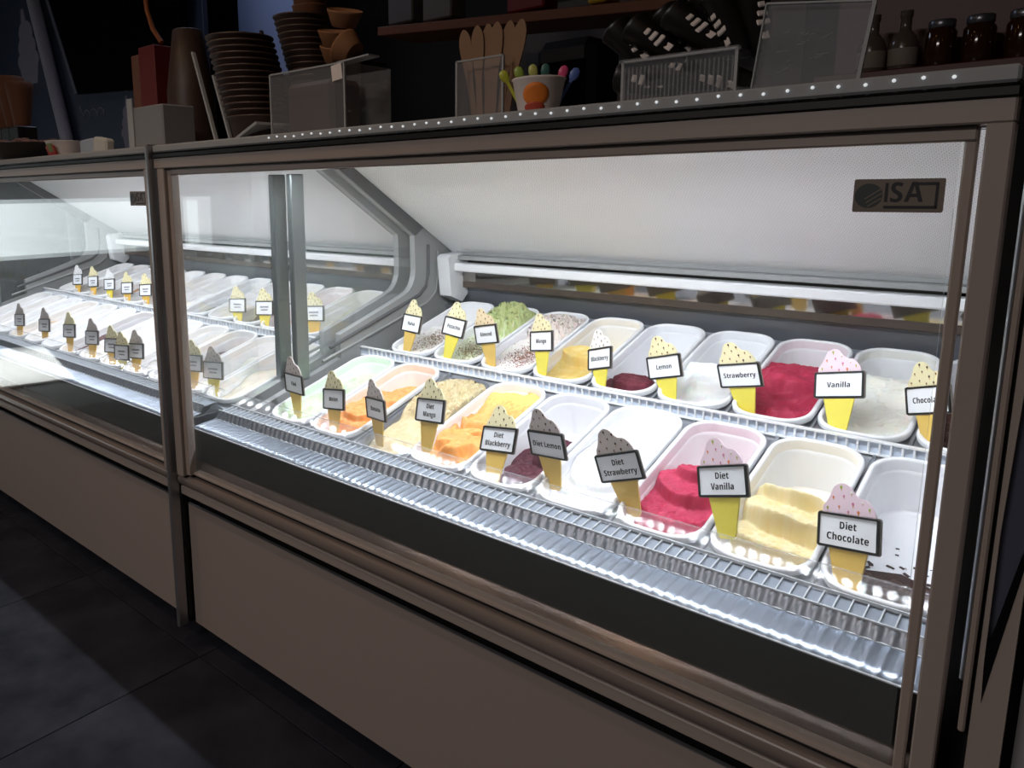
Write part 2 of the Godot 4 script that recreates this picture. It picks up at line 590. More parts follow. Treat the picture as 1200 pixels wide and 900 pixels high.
	var collar := MB.new().ring(rrect(PITCH * 0.5, HALF + 0.012, 0.001, 7), rrect(0.0825 - 0.0108, HALF - 0.0108, 0.0474, 7), Transform3D(Basis(Vector3.RIGHT, Vector3(0, 0, -1), Vector3(0, 1, 0)), Vector3.ZERO), 0.003).done()
	for row in 2:
		for i in count:
			var o := part("tub_opening", collar, M.steel, c)
			o.position = place(row, i, 0.0) - up * 0.0222
			o.rotation.x = TILT
	# second air grid between the two rows
	part("divider_back", box(Vector3(mid, 0.7235, -0.636), Vector3(w - 0.05, 0.026, 0.010)), mat("divider_blue", Color(0.80, 0.84, 0.90), 0.35), c)
	part("divider_wall", box(Vector3(mid, 0.66, -0.638), Vector3(w - 0.05, 0.098, 0.010)), M.steel, c)
	var drib := box(Vector3(0, 0.7235, -0.628), Vector3(0.0036, 0.022, 0.006), 0.0008)
	for i in int((w - 0.12) / 0.0185):
		var r := part("divider_rib", drib, M.white_plastic, c)
		r.position.x = 0.075 + i * 0.0185
	part("divider_rail", MB.new().box(Vector3(mid, 0.7365, -0.630), Vector3(w - 0.08, 0.0035, 0.012)).box(Vector3(mid, 0.7115, -0.630), Vector3(w - 0.08, 0.003, 0.012)).done(), M.white_plastic, c)
	# end walls
	end_wall(c, 0.025, glass_left, 1.0)
	end_wall(c, w - 0.02 if glass_right else w + 0.075, glass_right, -1.0)
	# back: lower wall, mirror strip, white light bar
	var xb := w + (0.06 if not glass_right else -0.03)
	part("back_wall", box(Vector3((0.04 + xb) * 0.5, 0.72, -1.10), Vector3(xb - 0.04, 0.34, 0.02)), M.dark_steel, c)
	part("back_ledge", box(Vector3((0.04 + xb) * 0.5, 0.895, -1.078), Vector3(xb - 0.04, 0.022, 0.03), 0.002), M.brown_steel, c)
	part("mirror_strip", box(Vector3((0.08 + xb) * 0.5, 0.925, -1.066), Vector3(xb - 0.09, 0.046, 0.006), 0.0, Basis(Vector3.RIGHT, 0.10)), M.mirror_steel, c)
	part("light_bar", box(Vector3((0.09 + xb) * 0.5, 0.957, -1.045), Vector3(xb - 0.09, 0.027, 0.055), 0.004), M.white_plastic, c)
	part("lid_track", MB.new().box(Vector3((0.06 + xb) * 0.5, 0.988, -1.06), Vector3(xb - 0.08, 0.014, 0.05), 0.002).box(Vector3((0.06 + xb) * 0.5, 1.003, -1.075), Vector3(xb - 0.08, 0.016, 0.02), 0.002).done(), M.grey_plastic, c)
	part("bar_bracket", MB.new().prism(v2([-1.0, 0.86, -0.985, 0.99, -1.0, 1.0, -1.07, 1.003, -1.09, 0.99, -1.09, 0.86, -1.06, 0.835]), at_xf(Vector3(0.075, 0, 0), Basis(Vector3(0, 0, 1), Vector3(0, 1, 0), Vector3(-1, 0, 0))), 0.05).done(), M.white_plastic, c)
	# sloping white lid at the back and the roof of the case
	var l0 := Vector2(-0.50, 1.355)
	var l1 := Vector2(-1.083, 1.0015)
	var lm := (l0 + l1) * 0.5
	var la := atan2(l0.y - l1.y, l0.x - l1.x)
	part("rear_lid", box(Vector3((0.04 + xb) * 0.5, lm.y, lm.x), Vector3(xb - 0.045, 0.008, l0.distance_to(l1)), 0.001, Basis(Vector3.RIGHT, -la)), M.lid, c)
	part("roof", box(Vector3(mid, 1.304, -0.275), Vector3(w, 0.008, 0.60)), M.black, c)
	part("black_fascia", box(Vector3(mid, 1.3062, 0.012), Vector3(w, 0.0116, 0.020), 0.001), M.black_gloss, c)
	var gt := part("counter_glass", box(Vector3(mid, 1.3208, -0.265), Vector3(w, 0.0174, 0.572), 0.003), mat("counter_glass", Color(0.62, 0.63, 0.64), 0.15), c)
	gt.set_meta("label", "grey glass counter top with a pale polished edge")
	# the strip of light under the roof
	var led := part("led_strip", box(Vector3(mid, 1.292, LED_Z), Vector3(w - 0.10, 0.010, 0.022)), M.alu, c)
	var bead := box(Vector3(0, 1.2855, LED_Z), Vector3(0.005, 0.003, 0.005))
	var near_case := x0 > -1.0
	var gap := 0.0275 if near_case else 0.055
	var n := int((w - 0.14) / gap)
	for i in n:
		var b := part("led", bead, M.led, led)
		b.position.x = 0.07 + i * gap
		var l := SpotLight3D.new()
		l.name = "light"
		l.position = Vector3(0.07 + i * gap, 1.2825, LED_Z)
		l.rotation = Vector3(-PI / 2 + 0.32, 0, 0)
		l.light_color = Color(0.94, 0.97, 1.0)
		l.light_energy = 0.80 * gap
		l.light_size = 0.0035
		l.spot_angle = 70.0
		l.spot_angle_attenuation = 0.5
		l.spot_range = 8.0
		l.spot_attenuation = 2.0
		l.shadow_enabled = true
		c.add_child(l, true)
	# glowing dots added for the LED reflections in the counter glass edge
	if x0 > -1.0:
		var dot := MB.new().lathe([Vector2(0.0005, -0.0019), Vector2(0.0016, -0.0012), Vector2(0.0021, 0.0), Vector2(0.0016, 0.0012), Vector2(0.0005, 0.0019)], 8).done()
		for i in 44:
			var b := part("led_reflection", dot, M.led_reflection, c)
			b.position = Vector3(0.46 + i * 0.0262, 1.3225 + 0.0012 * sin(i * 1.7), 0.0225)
	sticker(c, Vector3(w - 0.0965, 1.203, -0.0025), 0.0855, 0.0365)


# pressed steel: a profile of (z, y) points swept along x, fluted more and more away from its first points
func fluted(x0: float, x1: float, prof: Array, amps: Array, flat: bool) -> ArrayMesh:
	var b := MB.new()
	b.st.set_smooth_group(1)
	var n := int((x1 - x0) / 0.0023)
	var rows := []
	for k in prof.size():
		var row := PackedVector3Array()
		for i in n + 1:
			var x := x0 + (x1 - x0) * i / n
			var ph := (x - 0.035) / 0.0185 * TAU
			var s := cos(ph)
			if flat:
				s += 0.4 * cos(ph * 2.0 + 1.0) + 0.9 * noise2.get_noise_2d(x * 0.8, k * 0.003)
			s *= amps[k]
			row.append(Vector3(x, prof[k].y + s * (1.0 if flat else 0.3), prof[k].x + (0.0 if flat else s)))
		rows.append(row)
	for k in prof.size() - 1:
		for i in n:
			for p in [rows[k][i], rows[k + 1][i + 1], rows[k][i + 1], rows[k][i], rows[k + 1][i], rows[k + 1][i + 1]]:
				b.st.add_vertex(p)
	return b.done()


func end_wall(c: Node3D, x: float, glazed: bool, side: float) -> void:
	var bx := Basis(Vector3(0, 0, 1), Vector3(0, 1, 0), Vector3(-1, 0, 0))
	if not glazed:
		part("end_wall", MB.new().prism(v2([-0.03, 0.45, -0.03, 1.29, -0.60, 1.29, -1.09, 0.99, -1.09, 0.45]), at_xf(Vector3(x, 0, 0), bx), 0.02).done(), M.grey_plastic, c)
		return
	var open := [-0.544, 0.786, -0.704, 0.834, -0.825, 0.873, -0.856, 0.886, -0.875, 0.905, -0.886, 0.930, -0.889, 0.955, -0.886, 1.068, -0.554, 1.278]
	var outline := [-0.16, 0.56, -0.16, 0.602, -0.545, 0.712] + open + [-0.624, 1.283, -1.09, 0.999, -1.09, 0.56]
	part("end_frame", MB.new().prism(v2(outline), at_xf(Vector3(x, 0, 0), bx), 0.022).done(), M.grey_plastic, c)
	var ridge := [Vector3(x + side * 0.0125, 0.752, -0.50), Vector3(x + side * 0.0125, 0.868, -0.905), Vector3(x + side * 0.0125, 0.895, -0.940), Vector3(x + side * 0.0125, 0.935, -0.952), Vector3(x + side * 0.0125, 1.035, -0.952)]
	part("frame_ridge", MB.new().tube(ridge, 0.006, 8).done(), M.grey_dark_plastic, c)
	var ridge2 := [Vector3(x + side * 0.0125, 0.715, -0.47), Vector3(x + side * 0.0125, 0.838, -0.945), Vector3(x + side * 0.0125, 0.872, -0.992), Vector3(x + side * 0.0125, 0.93, -1.005), Vector3(x + side * 0.0125, 1.01, -1.005)]
	part("frame_ridge", MB.new().tube(ridge2, 0.005, 8).done(), M.grey_plastic, c)
	part("sloping_rail", MB.new().prism(v2([-0.554, 1.278, -0.886, 1.068, -0.93, 1.095, -0.622, 1.283]), at_xf(Vector3(x + side * 0.013, 0, 0), bx), 0.006).done(), M.grey_dark_plastic, c)
	part("end_post", box(Vector3(x + side * 0.003, 0.968, -0.395), Vector3(0.022, 0.592, 0.048), 0.003), M.post_metal, c)
	part("end_glass", MB.new().prism(v2([-0.37, 0.66, -0.37, 1.278, -0.56, 1.278, -0.89, 1.07, -0.892, 0.93, -0.86, 0.88, -0.56, 0.71]), at_xf(Vector3(x - side * 0.002, 0, 0), bx), 0.005).done(), M.glass, c)
	part("end_glass", MB.new().prism(v2([-0.03, 0.64, -0.03, 1.278, -0.30, 1.278, -0.30, 0.675, -0.16, 0.64]), at_xf(Vector3(x, 0, 0), bx), 0.005).done(), M.glass, c)


func sticker(c: Node3D, where: Vector3, w: float, h: float) -> void:
	var s := part("maker_sticker", MB.new().prism(rrect(w * 0.5, h * 0.5, 0.002, 3), Transform3D(), 0.0006).done(), M.sticker, c)
	s.position = where
	s.set_meta("label", "grey sticker lettered ISA beside a striped disc")
	var z := 0.0005
	var disc := PackedVector2Array()
	for i in 28:
		var a := TAU * i / 28.0
		disc.append(Vector2(cos(a), sin(a)) * h * 0.37)
	var d := MB.new().prism(disc, at_xf(Vector3(-w * 0.325, 0, z)), 0.0004).done()
	part("disc", d, M.sticker_disc, s)
	var st := MB.new()
	for k in 3:
		st.box(Vector3(-w * 0.325 + h * (0.13 + 0.02 * k), h * (0.06 - 0.13 * k), z + 0.0004), Vector3(h * (0.56 - 0.06 * k), h * 0.035, 0.0003), 0.0, Basis(Vector3.BACK, 0.62))
	part("stripe", st.done(), M.sticker, s)
	var f := MB.new()
	f.box(Vector3(w * 0.145, -h * 0.345, z), Vector3(w * 0.58, h * 0.085, 0.0004))
	f.box(Vector3(-w * 0.125, h * 0.095, z), Vector3(w * 0.036, h * 0.57, 0.0004))
	f.box(Vector3(w * 0.42, -h * 0.0, z), Vector3(w * 0.032, h * 0.76, 0.0004))
	f.box(Vector3(w * 0.31, h * 0.345, z), Vector3(w * 0.25, h * 0.085, 0.0004))
	part("emblem_bar", f.done(), M.sticker_ink, s)
	var t := text_mesh("SA", h * 0.80, true)
	var tm := part("lettering", t, M.sticker_ink, s)
	tm.position = Vector3(w * 0.093, h * 0.09, z)
	tm.scale = Vector3(0.92, 1, 1)


func text_mesh(words: String, em: float, bold := false) -> TextMesh:
	var t := TextMesh.new()
	var f := SystemFont.new()
	f.font_names = PackedStringArray(["Droid Sans"])
	f.font_weight = 700 if bold else 400
	t.font = f
	t.text = words
	t.font_size = 64
	t.pixel_size = em / 64.0
	t.depth = 0.0003
	t.curve_step = 2.0
	t.line_spacing = 2.0
	t.horizontal_alignment = HORIZONTAL_ALIGNMENT_CENTER
	t.vertical_alignment = VERTICAL_ALIGNMENT_CENTER
	return t


func corner_case() -> void:
	var c := thing("corner_case", "taupe end of the next counter unit at the right edge, with a dark bordered glass", "display case", Vector3(1.644, 0, 0))
	part("gap_backing", box(Vector3(0.034, 0.70, -0.050), Vector3(0.104, 1.26, 0.01)), M.black, c)
	part("metal_strip", box(Vector3(0.008, 0.96, -0.030), Vector3(0.006, 0.62, 0.012), 0.002), M.alu, c)
	part("stile", box(Vector3(0.0155, 0.98, 0.0), Vector3(0.0065, 0.74, 0.030), 0.002), M.frame_light, c)
	part("black_joint", box(Vector3(0.0205, 0.69, -0.006), Vector3(0.003, 1.26, 0.02)), M.black, c)
	part("side_panel", MB.new().prism(v2([0.0225, 0.06, 0.0225, 1.31, 0.034, 1.31, 0.030, 1.0, 0.0265, 0.85, 0.0275, 0.70, 0.0295, 0.652, 0.034, 0.69, 0.050, 0.82, 0.052, 0.83, 0.052, 0.06]), at_xf(Vector3(0, 0, 0.0)), 0.024).done(), M.frame, c)
	part("glass_border", MB.new().prism(v2([0.0280, 0.72, 0.0295, 0.652, 0.034, 0.69, 0.050, 0.82, 0.070, 0.90, 0.070, 0.92, 0.046, 0.83, 0.032, 0.74]), at_xf(Vector3(0, 0, 0.004)), 0.018).done(), M.black_gloss, c)
	part("side_glass", MB.new().prism(v2([0.026, 0.85, 0.0275, 0.70, 0.033, 0.74, 0.070, 0.92, 0.070, 1.30, 0.034, 1.30, 0.030, 1.0]), at_xf(Vector3(0, 0, -0.002)), 0.006).done(), mat("reflection_grey_glass", Color(0.30, 0.31, 0.37), 0.12), c)  # bluish grey reflection painted into the colour of this glass
	part("side_body", box(Vector3(0.32, 0.68, -0.35), Vector3(0.44, 1.24, 0.6), 0.004), M.black, c)
	part("counter_glass", box(Vector3(0.32, 1.319, -0.25), Vector3(0.44, 0.020, 0.54), 0.003), M.counter_glass, c)
	var j := thing("joint_strip", "slim upright metal strip at the joint between the two display cases", "metal strip", Vector3(-0.011, 0, 0.0))
	part("strip", box(Vector3(0.0, 0.695, 0.018), Vector3(0.013, 1.275, 0.030), 0.003), M.alu, j)
	part("strip_shadow_gap", box(Vector3(-0.008, 0.69, -0.012), Vector3(0.026, 1.26, 0.02)), M.black, j)


# ---------------------------------------------------------------- tubs, gelato and signs
func tub_mesh(steel: bool) -> ArrayMesh:
	var key := "tub%s" % steel
	if meshes.has(key):
		return meshes[key]
	var outer := [[0.020, -0.112], [0.0135, -0.030], [0.0095, -0.0145], [0.0035, -0.0145], [0.0008, -0.0135], [0.0, -0.011], [0.0, -0.0035], [0.0009, -0.0010], [0.003, 0.0], [0.006, 0.0], [0.0080, -0.0008], [0.0092, -0.003]]
	if steel:
		outer = [[0.020, -0.112], [0.0135, -0.030], [0.0125, -0.018], [0.002, -0.0165], [0.0, -0.0155], [0.0, -0.0145], [0.002, -0.0135], [0.008, -0.0135], [0.0100, -0.0145], [0.0110, -0.0165]]
	var inner := [outer[-1], [0.0102, -0.007] if not steel else [0.0115, -0.020], [0.0121, -0.030], [0.0141, -0.055], [0.0160, -0.080], [0.0176, -0.099], [0.0195, -0.1045], [0.024, -0.108], [0.031, -0.109]]
	var ms: ArrayMesh = null
	for set_ in [outer, inner]:
		var b := MB.new()
		var loops := []
		for p in set_:
			var l := PackedVector3Array()
			for q in rrect(0.0825 - p[0], HALF - p[0], maxf(0.056 - p[0] * 0.8, 0.01), 7):
				l.append(Vector3(q.x, p[1], -q.y))
			loops.append(l)
		b.loft(loops)
		if set_ == outer:
			b.cap(loops[0], Vector3.DOWN)
		else:
			b.cap(loops[-1], Vector3.UP)
		b.st.generate_normals()
		ms = b.st.commit(ms)
	meshes[key] = ms
	return ms


func lerp_points(p: Array, v: float) -> float:
	for i in p.size() - 1:
		if v <= p[i + 1][0]:
			var t: float = clampf((v - p[i][0]) / maxf(p[i + 1][0] - p[i][0], 0.0001), 0, 1)
			return lerpf(p[i][1], p[i + 1][1], t * t * (3.0 - 2.0 * t))
	return p[-1][1]


# height (below 0: under the rim) of a filling at u in -1..1 across, v in 0..1 from the near end to the far end
func fill_height(sp: Dictionary, u: float, v: float, off: Vector3) -> float:
	var n1 := noise.get_noise_3d(u * 0.0825 + off.x, off.y, v * 0.4 + off.z)
	var n2 := noise2.get_noise_3d(u * 0.0825 + off.x, off.y, v * 0.4 + off.z)
	var nw := warp.get_noise_3d(u * 0.0825 + off.x, off.y, v * 0.4 + off.z)
	var wob: float = sp.get("wob", 0.04)
	var vv := v + nw * wob
	var h: float = lerp_points(sp.base, clampf(vv, 0, 1)) + sp.get("crown", 0.0) * (1.0 - u * u) + sp.get("side", 0.0) * u
	for s in sp.get("slabs", []):
		var du: float = (u - s[0] + nw * wob) / s[2]
		var dv: float = (v - s[1] + nw * wob * 0.5) / s[3]
		var d := sqrt(du * du + dv * dv)
		var e: float = s[5] if dv < 0.0 else lerpf(s[5], 0.45, clampf(dv, 0, 1))
		var f := 1.0 - smoothstep(1.0 - e, 1.0 + e, d)
		h += s[4] * f * (1.0 + (s[6] if s.size() > 6 else 0.0) * dv)
	h += (0.55 * n1 + 0.45 * nw) * sp.get("amp", 0.004) + n2 * sp.get("fine", 0.0022)
	if sp.has("chunk"):
		h += sp.chunk[1] * (1.0 - absf(n2) * 2.2) * smoothstep(sp.chunk[0], sp.chunk[0] + 0.12, v)
	return clampf(h, -0.104, sp.get("top", 0.05))


func gelato_mesh(sp: Dictionary, nu: int, nv: int, seed_: int) -> ArrayMesh:
	var off := Vector3(seed_ * 3.1, seed_ * 1.7, 0)
	var V := PackedVector3Array()
	var C := PackedColorArray()
	var I := PackedInt32Array()
	var c0: Color = sp.c.srgb_to_linear()
	var c1: Color = sp.get("c2", sp.c).srgb_to_linear()
	for i in nv + 1:
		var v := float(i) / nv
		for j in nu + 1:
			var u := 2.0 * j / nu - 1.0
			var h := fill_height(sp, u, v, off)
			var ins := 0.0098 + 0.078 * maxf(-h, 0.0)
			var b := HALF - ins
			var a := 0.0825 - ins
			var r := maxf(0.056 - ins * 0.8, 0.01)
			var z := (1.0 - 2.0 * v) * b
			var over := maxf(absf(z) - (b - r), 0.0)
			var hw := a - r + sqrt(maxf(r * r - over * over, 0.0))
			V.append(Vector3(u * hw, h, z))
			var t := clampf(0.5 + noise.get_noise_3d(u * 0.2 + off.x, 5.0, v * 0.8) * 0.9 + noise2.get_noise_3d(u * 0.08, off.x, v * 0.3) * 0.5, 0, 1)
			var c := c0.lerp(c1, t)
			if sp.has("far"):
				c = c.lerp((sp.far[1] as Color).srgb_to_linear(), smoothstep(sp.far[0] - 0.06, sp.far[0] + 0.06, v + 0.15 * noise2.get_noise_2d(u * 0.1, v * 0.3)))
			C.append(c)
	for i in nv:
		for j in nu:
			var a := i * (nu + 1) + j
			var d := a + nu + 1
			if maxf(maxf(V[a].y, V[a + 1].y), maxf(V[d].y, V[d + 1].y)) < -0.1035:
				continue
			for k in [a, d + 1, a + 1, a, d, d + 1]:
				I.append(k)
	# closed below
	var rim := []
	for j in nu:
		rim.append(j)
	for i in nv:
		rim.append(i * (nu + 1) + nu)
	for j in nu:
		rim.append(nv * (nu + 1) + nu - j)
	for i in nv:
		rim.append((nv - i) * (nu + 1))
	var base := V.size()
	for k in rim:
		V.append(Vector3(V[k].x * 0.9, -0.1055, V[k].z * 0.93))
		C.append(c0)
	V.append(Vector3(0, -0.1055, 0))
	C.append(c0)
	for q in rim.size():
		var q2: int = (q + 1) % rim.size()
		if V[rim[q]].y < -0.1035 and V[rim[q2]].y < -0.1035:
			continue
		for k in [base + q, rim[q2], base + q2, base + q, rim[q], rim[q2], base + q, base + q2, V.size() - 1]:
			I.append(k)
	var N := PackedVector3Array()
	N.resize(V.size())
	for k in range(0, I.size(), 3):
		var n := (V[I[k + 2]] - V[I[k]]).cross(V[I[k + 1]] - V[I[k]])
		for q in 3:
			N[I[k + q]] += n
	for k in N.size():
		N[k] = N[k].normalized() if N[k].length() > 0 else Vector3.UP
	var arr := []
	arr.resize(Mesh.ARRAY_MAX)
	arr[Mesh.ARRAY_VERTEX] = V
	arr[Mesh.ARRAY_NORMAL] = N
	arr[Mesh.ARRAY_COLOR] = C
	arr[Mesh.ARRAY_INDEX] = I
	var m := ArrayMesh.new()
	m.add_surface_from_arrays(Mesh.PRIMITIVE_TRIANGLES, arr)
	return m


func gelato_mat(rough: float, bump: float) -> StandardMaterial3D:
	var key := "gelato_%s_%s" % [rough, bump]
	if not M.has(key):
		var m := rel(mat(key, Color.WHITE, rough, 0.0, 0.35), 0.03, bump * 1.6, 26.0)
		m.vertex_color_use_as_albedo = true
		m.subsurf_scatter_enabled = true
		m.subsurf_scatter_strength = 0.12
	return M["gelato_%s_%s" % [rough, bump]]


func place(row: int, i: int, x0: float) -> Vector3:
	var near := Vector3(0.0596, 0.62, -0.2394) if row == 0 else Vector3(0.1046, 0.735, -0.66)
	return Vector3(x0 + near.x + PITCH * (i + 0.5), near.y, near.z) + Vector3(0, sin(TILT), -cos(TILT)) * (0.187 if row == 0 else 0.201)


func tub(row: int, i: int, x0: float, tint: Color, steel: bool, label: String, group: String) -> Node3D:
	var t := thing("gelato_tub", label, "tub", place(row, i, x0), group)
	t.rotation.x = TILT
	var b := part("body", tub_mesh(steel), M.tub_steel if steel else M.tub_white, t)
	if not steel:
		var key := "tub_inside_" + tint.to_html()
		if not M.has(key):
			mat(key, tint, 0.28)
		b.set_surface_override_material(1, M[key])
	return t


func gelato(row: int, i: int, x0: float, sp: Dictionary, label: String, group: String, nu := 72, nv := 170) -> Node3D:
	var g := MeshInstance3D.new()
	g.name = numbered("gelato")
	g.mesh = gelato_mesh(sp, nu, nv, row * 20 + i + 1 + (50 if x0 < 0.0 else 0))
	g.set_surface_override_material(0, gelato_mat(sp.get("rough", 0.5), sp.get("bump", 0.5)))
	add_child(g)
	g.position = place(row, i, x0)
	g.rotation.x = TILT
	tag(g, label, "gelato", group)
	if sp.has("crumbs"):
		crumbs(g, sp, row * 20 + i + 1)
	return g


func crumbs(g: Node3D, sp: Dictionary, seed_: int) -> void:
	var q: Array = sp.crumbs     # [colour, v from, v to, u centre, u half, count, size]
	var r := RandomNumberGenerator.new()
	r.seed = seed_ * 77
	var mm := MultiMesh.new()
	mm.transform_format = MultiMesh.TRANSFORM_3D
	mm.use_colors = true
	var m := MB.new()
	m.box(Vector3.ZERO, Vector3(1.0, 0.6, 0.8), 0.2)
	mm.mesh = m.done()
	mm.instance_count = q[5]
	var off := Vector3(seed_ * 3.1, seed_ * 1.7, 0)
	for k in int(q[5]):
		var v := lerpf(q[1], q[2], clampf((r.randf() + r.randf()) * 0.5, 0, 1))
		var u: float = clampf(q[3] + r.randfn(0, 0.5) * q[4], -0.92, 0.92)
		var h := fill_height(sp, u, v, off)
		var ins := 0.0098 + 0.078 * maxf(-h, 0.0)
		var b := HALF - ins
		var z := (1.0 - 2.0 * v) * b
		var rr := maxf(0.056 - ins * 0.8, 0.01)
		var over := maxf(absf(z) - (b - rr), 0.0)
		var hw := 0.0825 - ins - rr + sqrt(maxf(rr * rr - over * over, 0.0))
		var s: float = q[6] * r.randf_range(0.4, 1.5)
		mm.set_instance_transform(k, Transform3D(Basis.from_euler(Vector3(r.randf() * 6, r.randf() * 6, r.randf() * 6)).scaled(Vector3.ONE * s), Vector3(u * hw, h + s * 0.15, z)))
		var c: Color = q[0]
		mm.set_instance_color(k, c.lerp(c.darkened(0.35), r.randf()).srgb_to_linear())
	var o := MultiMeshInstance3D.new()
	o.name = "nut_crumbs"
	o.multimesh = mm
	if not M.has("crumb"):
		mat("crumb", Color.WHITE, 0.8).vertex_color_use_as_albedo = true
	o.material_override = M.crumb
	o.set_meta("kind", "stuff")
	g.add_child(o)


func sign_board(pose: Array, words: String, scoop: Color, cone: Color, colourful: bool, label: String, group: String) -> Node3D:
	var k := 1.06
	var basis_ := Basis(Vector3.UP, pose[3]) * Basis(Vector3.RIGHT, pose[4]) * Basis(Vector3.BACK, pose[5])
	var foot := Vector3(pose[0], pose[1], pose[2]) + basis_ * Vector3(0, -0.0865 * k, 0)
	var t := thing("flavour_sign", label, "sign", foot, group)
	t.basis = basis_
	var pc := Vector3(0, 0.0865, 0) * k
	if not meshes.has("sign_scoop"):
		var top := smooth_outline([Vector2(-0.042, -0.004), Vector2(-0.043, 0.008), Vector2(-0.036, 0.018), Vector2(-0.031, 0.028), Vector2(-0.026, 0.039), Vector2(-0.014, 0.0455), Vector2(-0.001, 0.042), Vector2(0.007, 0.032), Vector2(0.014, 0.0265), Vector2(0.026, 0.0245), Vector2(0.036, 0.015), Vector2(0.041, 0.005), Vector2(0.041, -0.004)])
		for i in top.size():
			top[i] *= k
		meshes["sign_scoop"] = MB.new().prism(top, Transform3D(), 0.003).done()
		meshes["sign_cone"] = MB.new().prism(v2([-0.031 * k, 0.064 * k, -0.0175 * k, 0.003, -0.012 * k, -0.004, 0.012 * k, -0.004, 0.0175 * k, 0.003, 0.031 * k, 0.064 * k]), Transform3D(), 0.003).done()
		var o := rrect(0.050 * k, 0.0262 * k, 0.004, 3)
		var i_ := rrect(0.0455 * k, 0.0218 * k, 0.0012, 3)
		meshes["sign_back"] = MB.new().prism(o, Transform3D(), 0.003).done()
		meshes["sign_frame"] = MB.new().ring(rrect(0.0486 * k, 0.0248 * k, 0.003, 3), i_, Transform3D(), 0.0035).done()
		meshes["sign_card"] = MB.new().prism(i_, Transform3D(), 0.0008).done()
	for q in [["soft_serve", "sign_scoop", scoop], ["cone", "sign_cone", cone]]:
		var key := "sign_%s" % (q[2] as Color).to_html()
		if not M.has(key):
			mat(key, q[2], 0.4)
			if q[0] == "cone":
				M[key].backlight = Color(0.25, 0.2, 0.05)
		var p := part(q[0], meshes[q[1]], M[key], t)
		if q[0] == "soft_serve":
			p.position = pc + Vector3(0, 0.0245 * k, 0)
	part("frame", meshes["sign_frame"], M.sign_black, t).position = pc + Vector3(0, 0, 0.0032)
	part("backing", meshes["sign_back"], M.sign_edge, t).position = pc + Vector3(0, 0, 0.0)
	part("card", meshes["sign_card"], M.card, t).position = pc + Vector3(0, 0, 0.0024)
	if words:
		part("lettering", text_mesh(words, 0.0150, true), M.ink, t).position = pc + Vector3(0, 0, 0.0030)
	else:
		var b := MB.new().box(Vector3(0, 0.004, 0), Vector3(0.05, 0.006, 0.0003)).box(Vector3(0, -0.007, 0), Vector3(0.04, 0.005, 0.0003)).done()
		part("faded_print", b, M.ink_grey, t).position = pc + Vector3(0, 0, 0.0030)
	# tiny printed cones on the soft serve
	var key2 := "print_%s" % colourful
	if not meshes.has(key2):
		var st := SurfaceTool.new()
		st.begin(Mesh.PRIMITIVE_TRIANGLES)
		var spots := [Vector2(-0.014, 0.040), Vector2(-0.026, 0.024), Vector2(-0.009, 0.027), Vector2(0.003, 0.034), Vector2(-0.035, 0.008), Vector2(-0.016, 0.011), Vector2(0.006, 0.017), Vector2(0.021, 0.021), Vector2(0.032, 0.012), Vector2(0.015, 0.006), Vector2(-0.001, 0.005)]
		var inks := [Color(0.22, 0.15, 0.10), Color(0.42, 0.26, 0.14), Color(0.30, 0.18, 0.12)]
		if colourful:
			inks = [Color(0.60, 0.68, 0.20), Color(0.86, 0.46, 0.25), Color(0.80, 0.45, 0.60), Color(0.93, 0.90, 0.88)]
		for n in spots.size():
			var c: Vector2 = spots[n] * k
			for w in 2:
				st.set_color((inks[n % inks.size()] if w == 0 else Color(0.72, 0.58, 0.36)).srgb_to_linear())
				st.set_normal(Vector3.BACK)
				var r := 0.0018 * k * (1.0 if n % 3 else 1.3)
				if w == 0:
					for a in 8:
						for v in [Vector2.ZERO, Vector2(cos(TAU * (a + 1) / 8.0), sin(TAU * (a + 1) / 8.0)) * r, Vector2(cos(TAU * a / 8.0), sin(TAU * a / 8.0)) * r]:
							st.add_vertex(Vector3(c.x + v.x, c.y + v.y, 0.0002))
				else:
					for v in [Vector2(-r * 0.8, -r * 0.2), Vector2(r * 0.8, -r * 0.2), Vector2(r * 0.3, -r * 3.0)]:
						st.add_vertex(Vector3(c.x + v.x, c.y + v.y, 0.0001))
		meshes[key2] = st.commit()
	if not M.has("print"):
		mat("print", Color.WHITE, 0.5).vertex_color_use_as_albedo = true
	part("printed_cones", meshes[key2], M.print, t).position = pc + Vector3(0, 0.0245 * k, 0.0016)
	return t


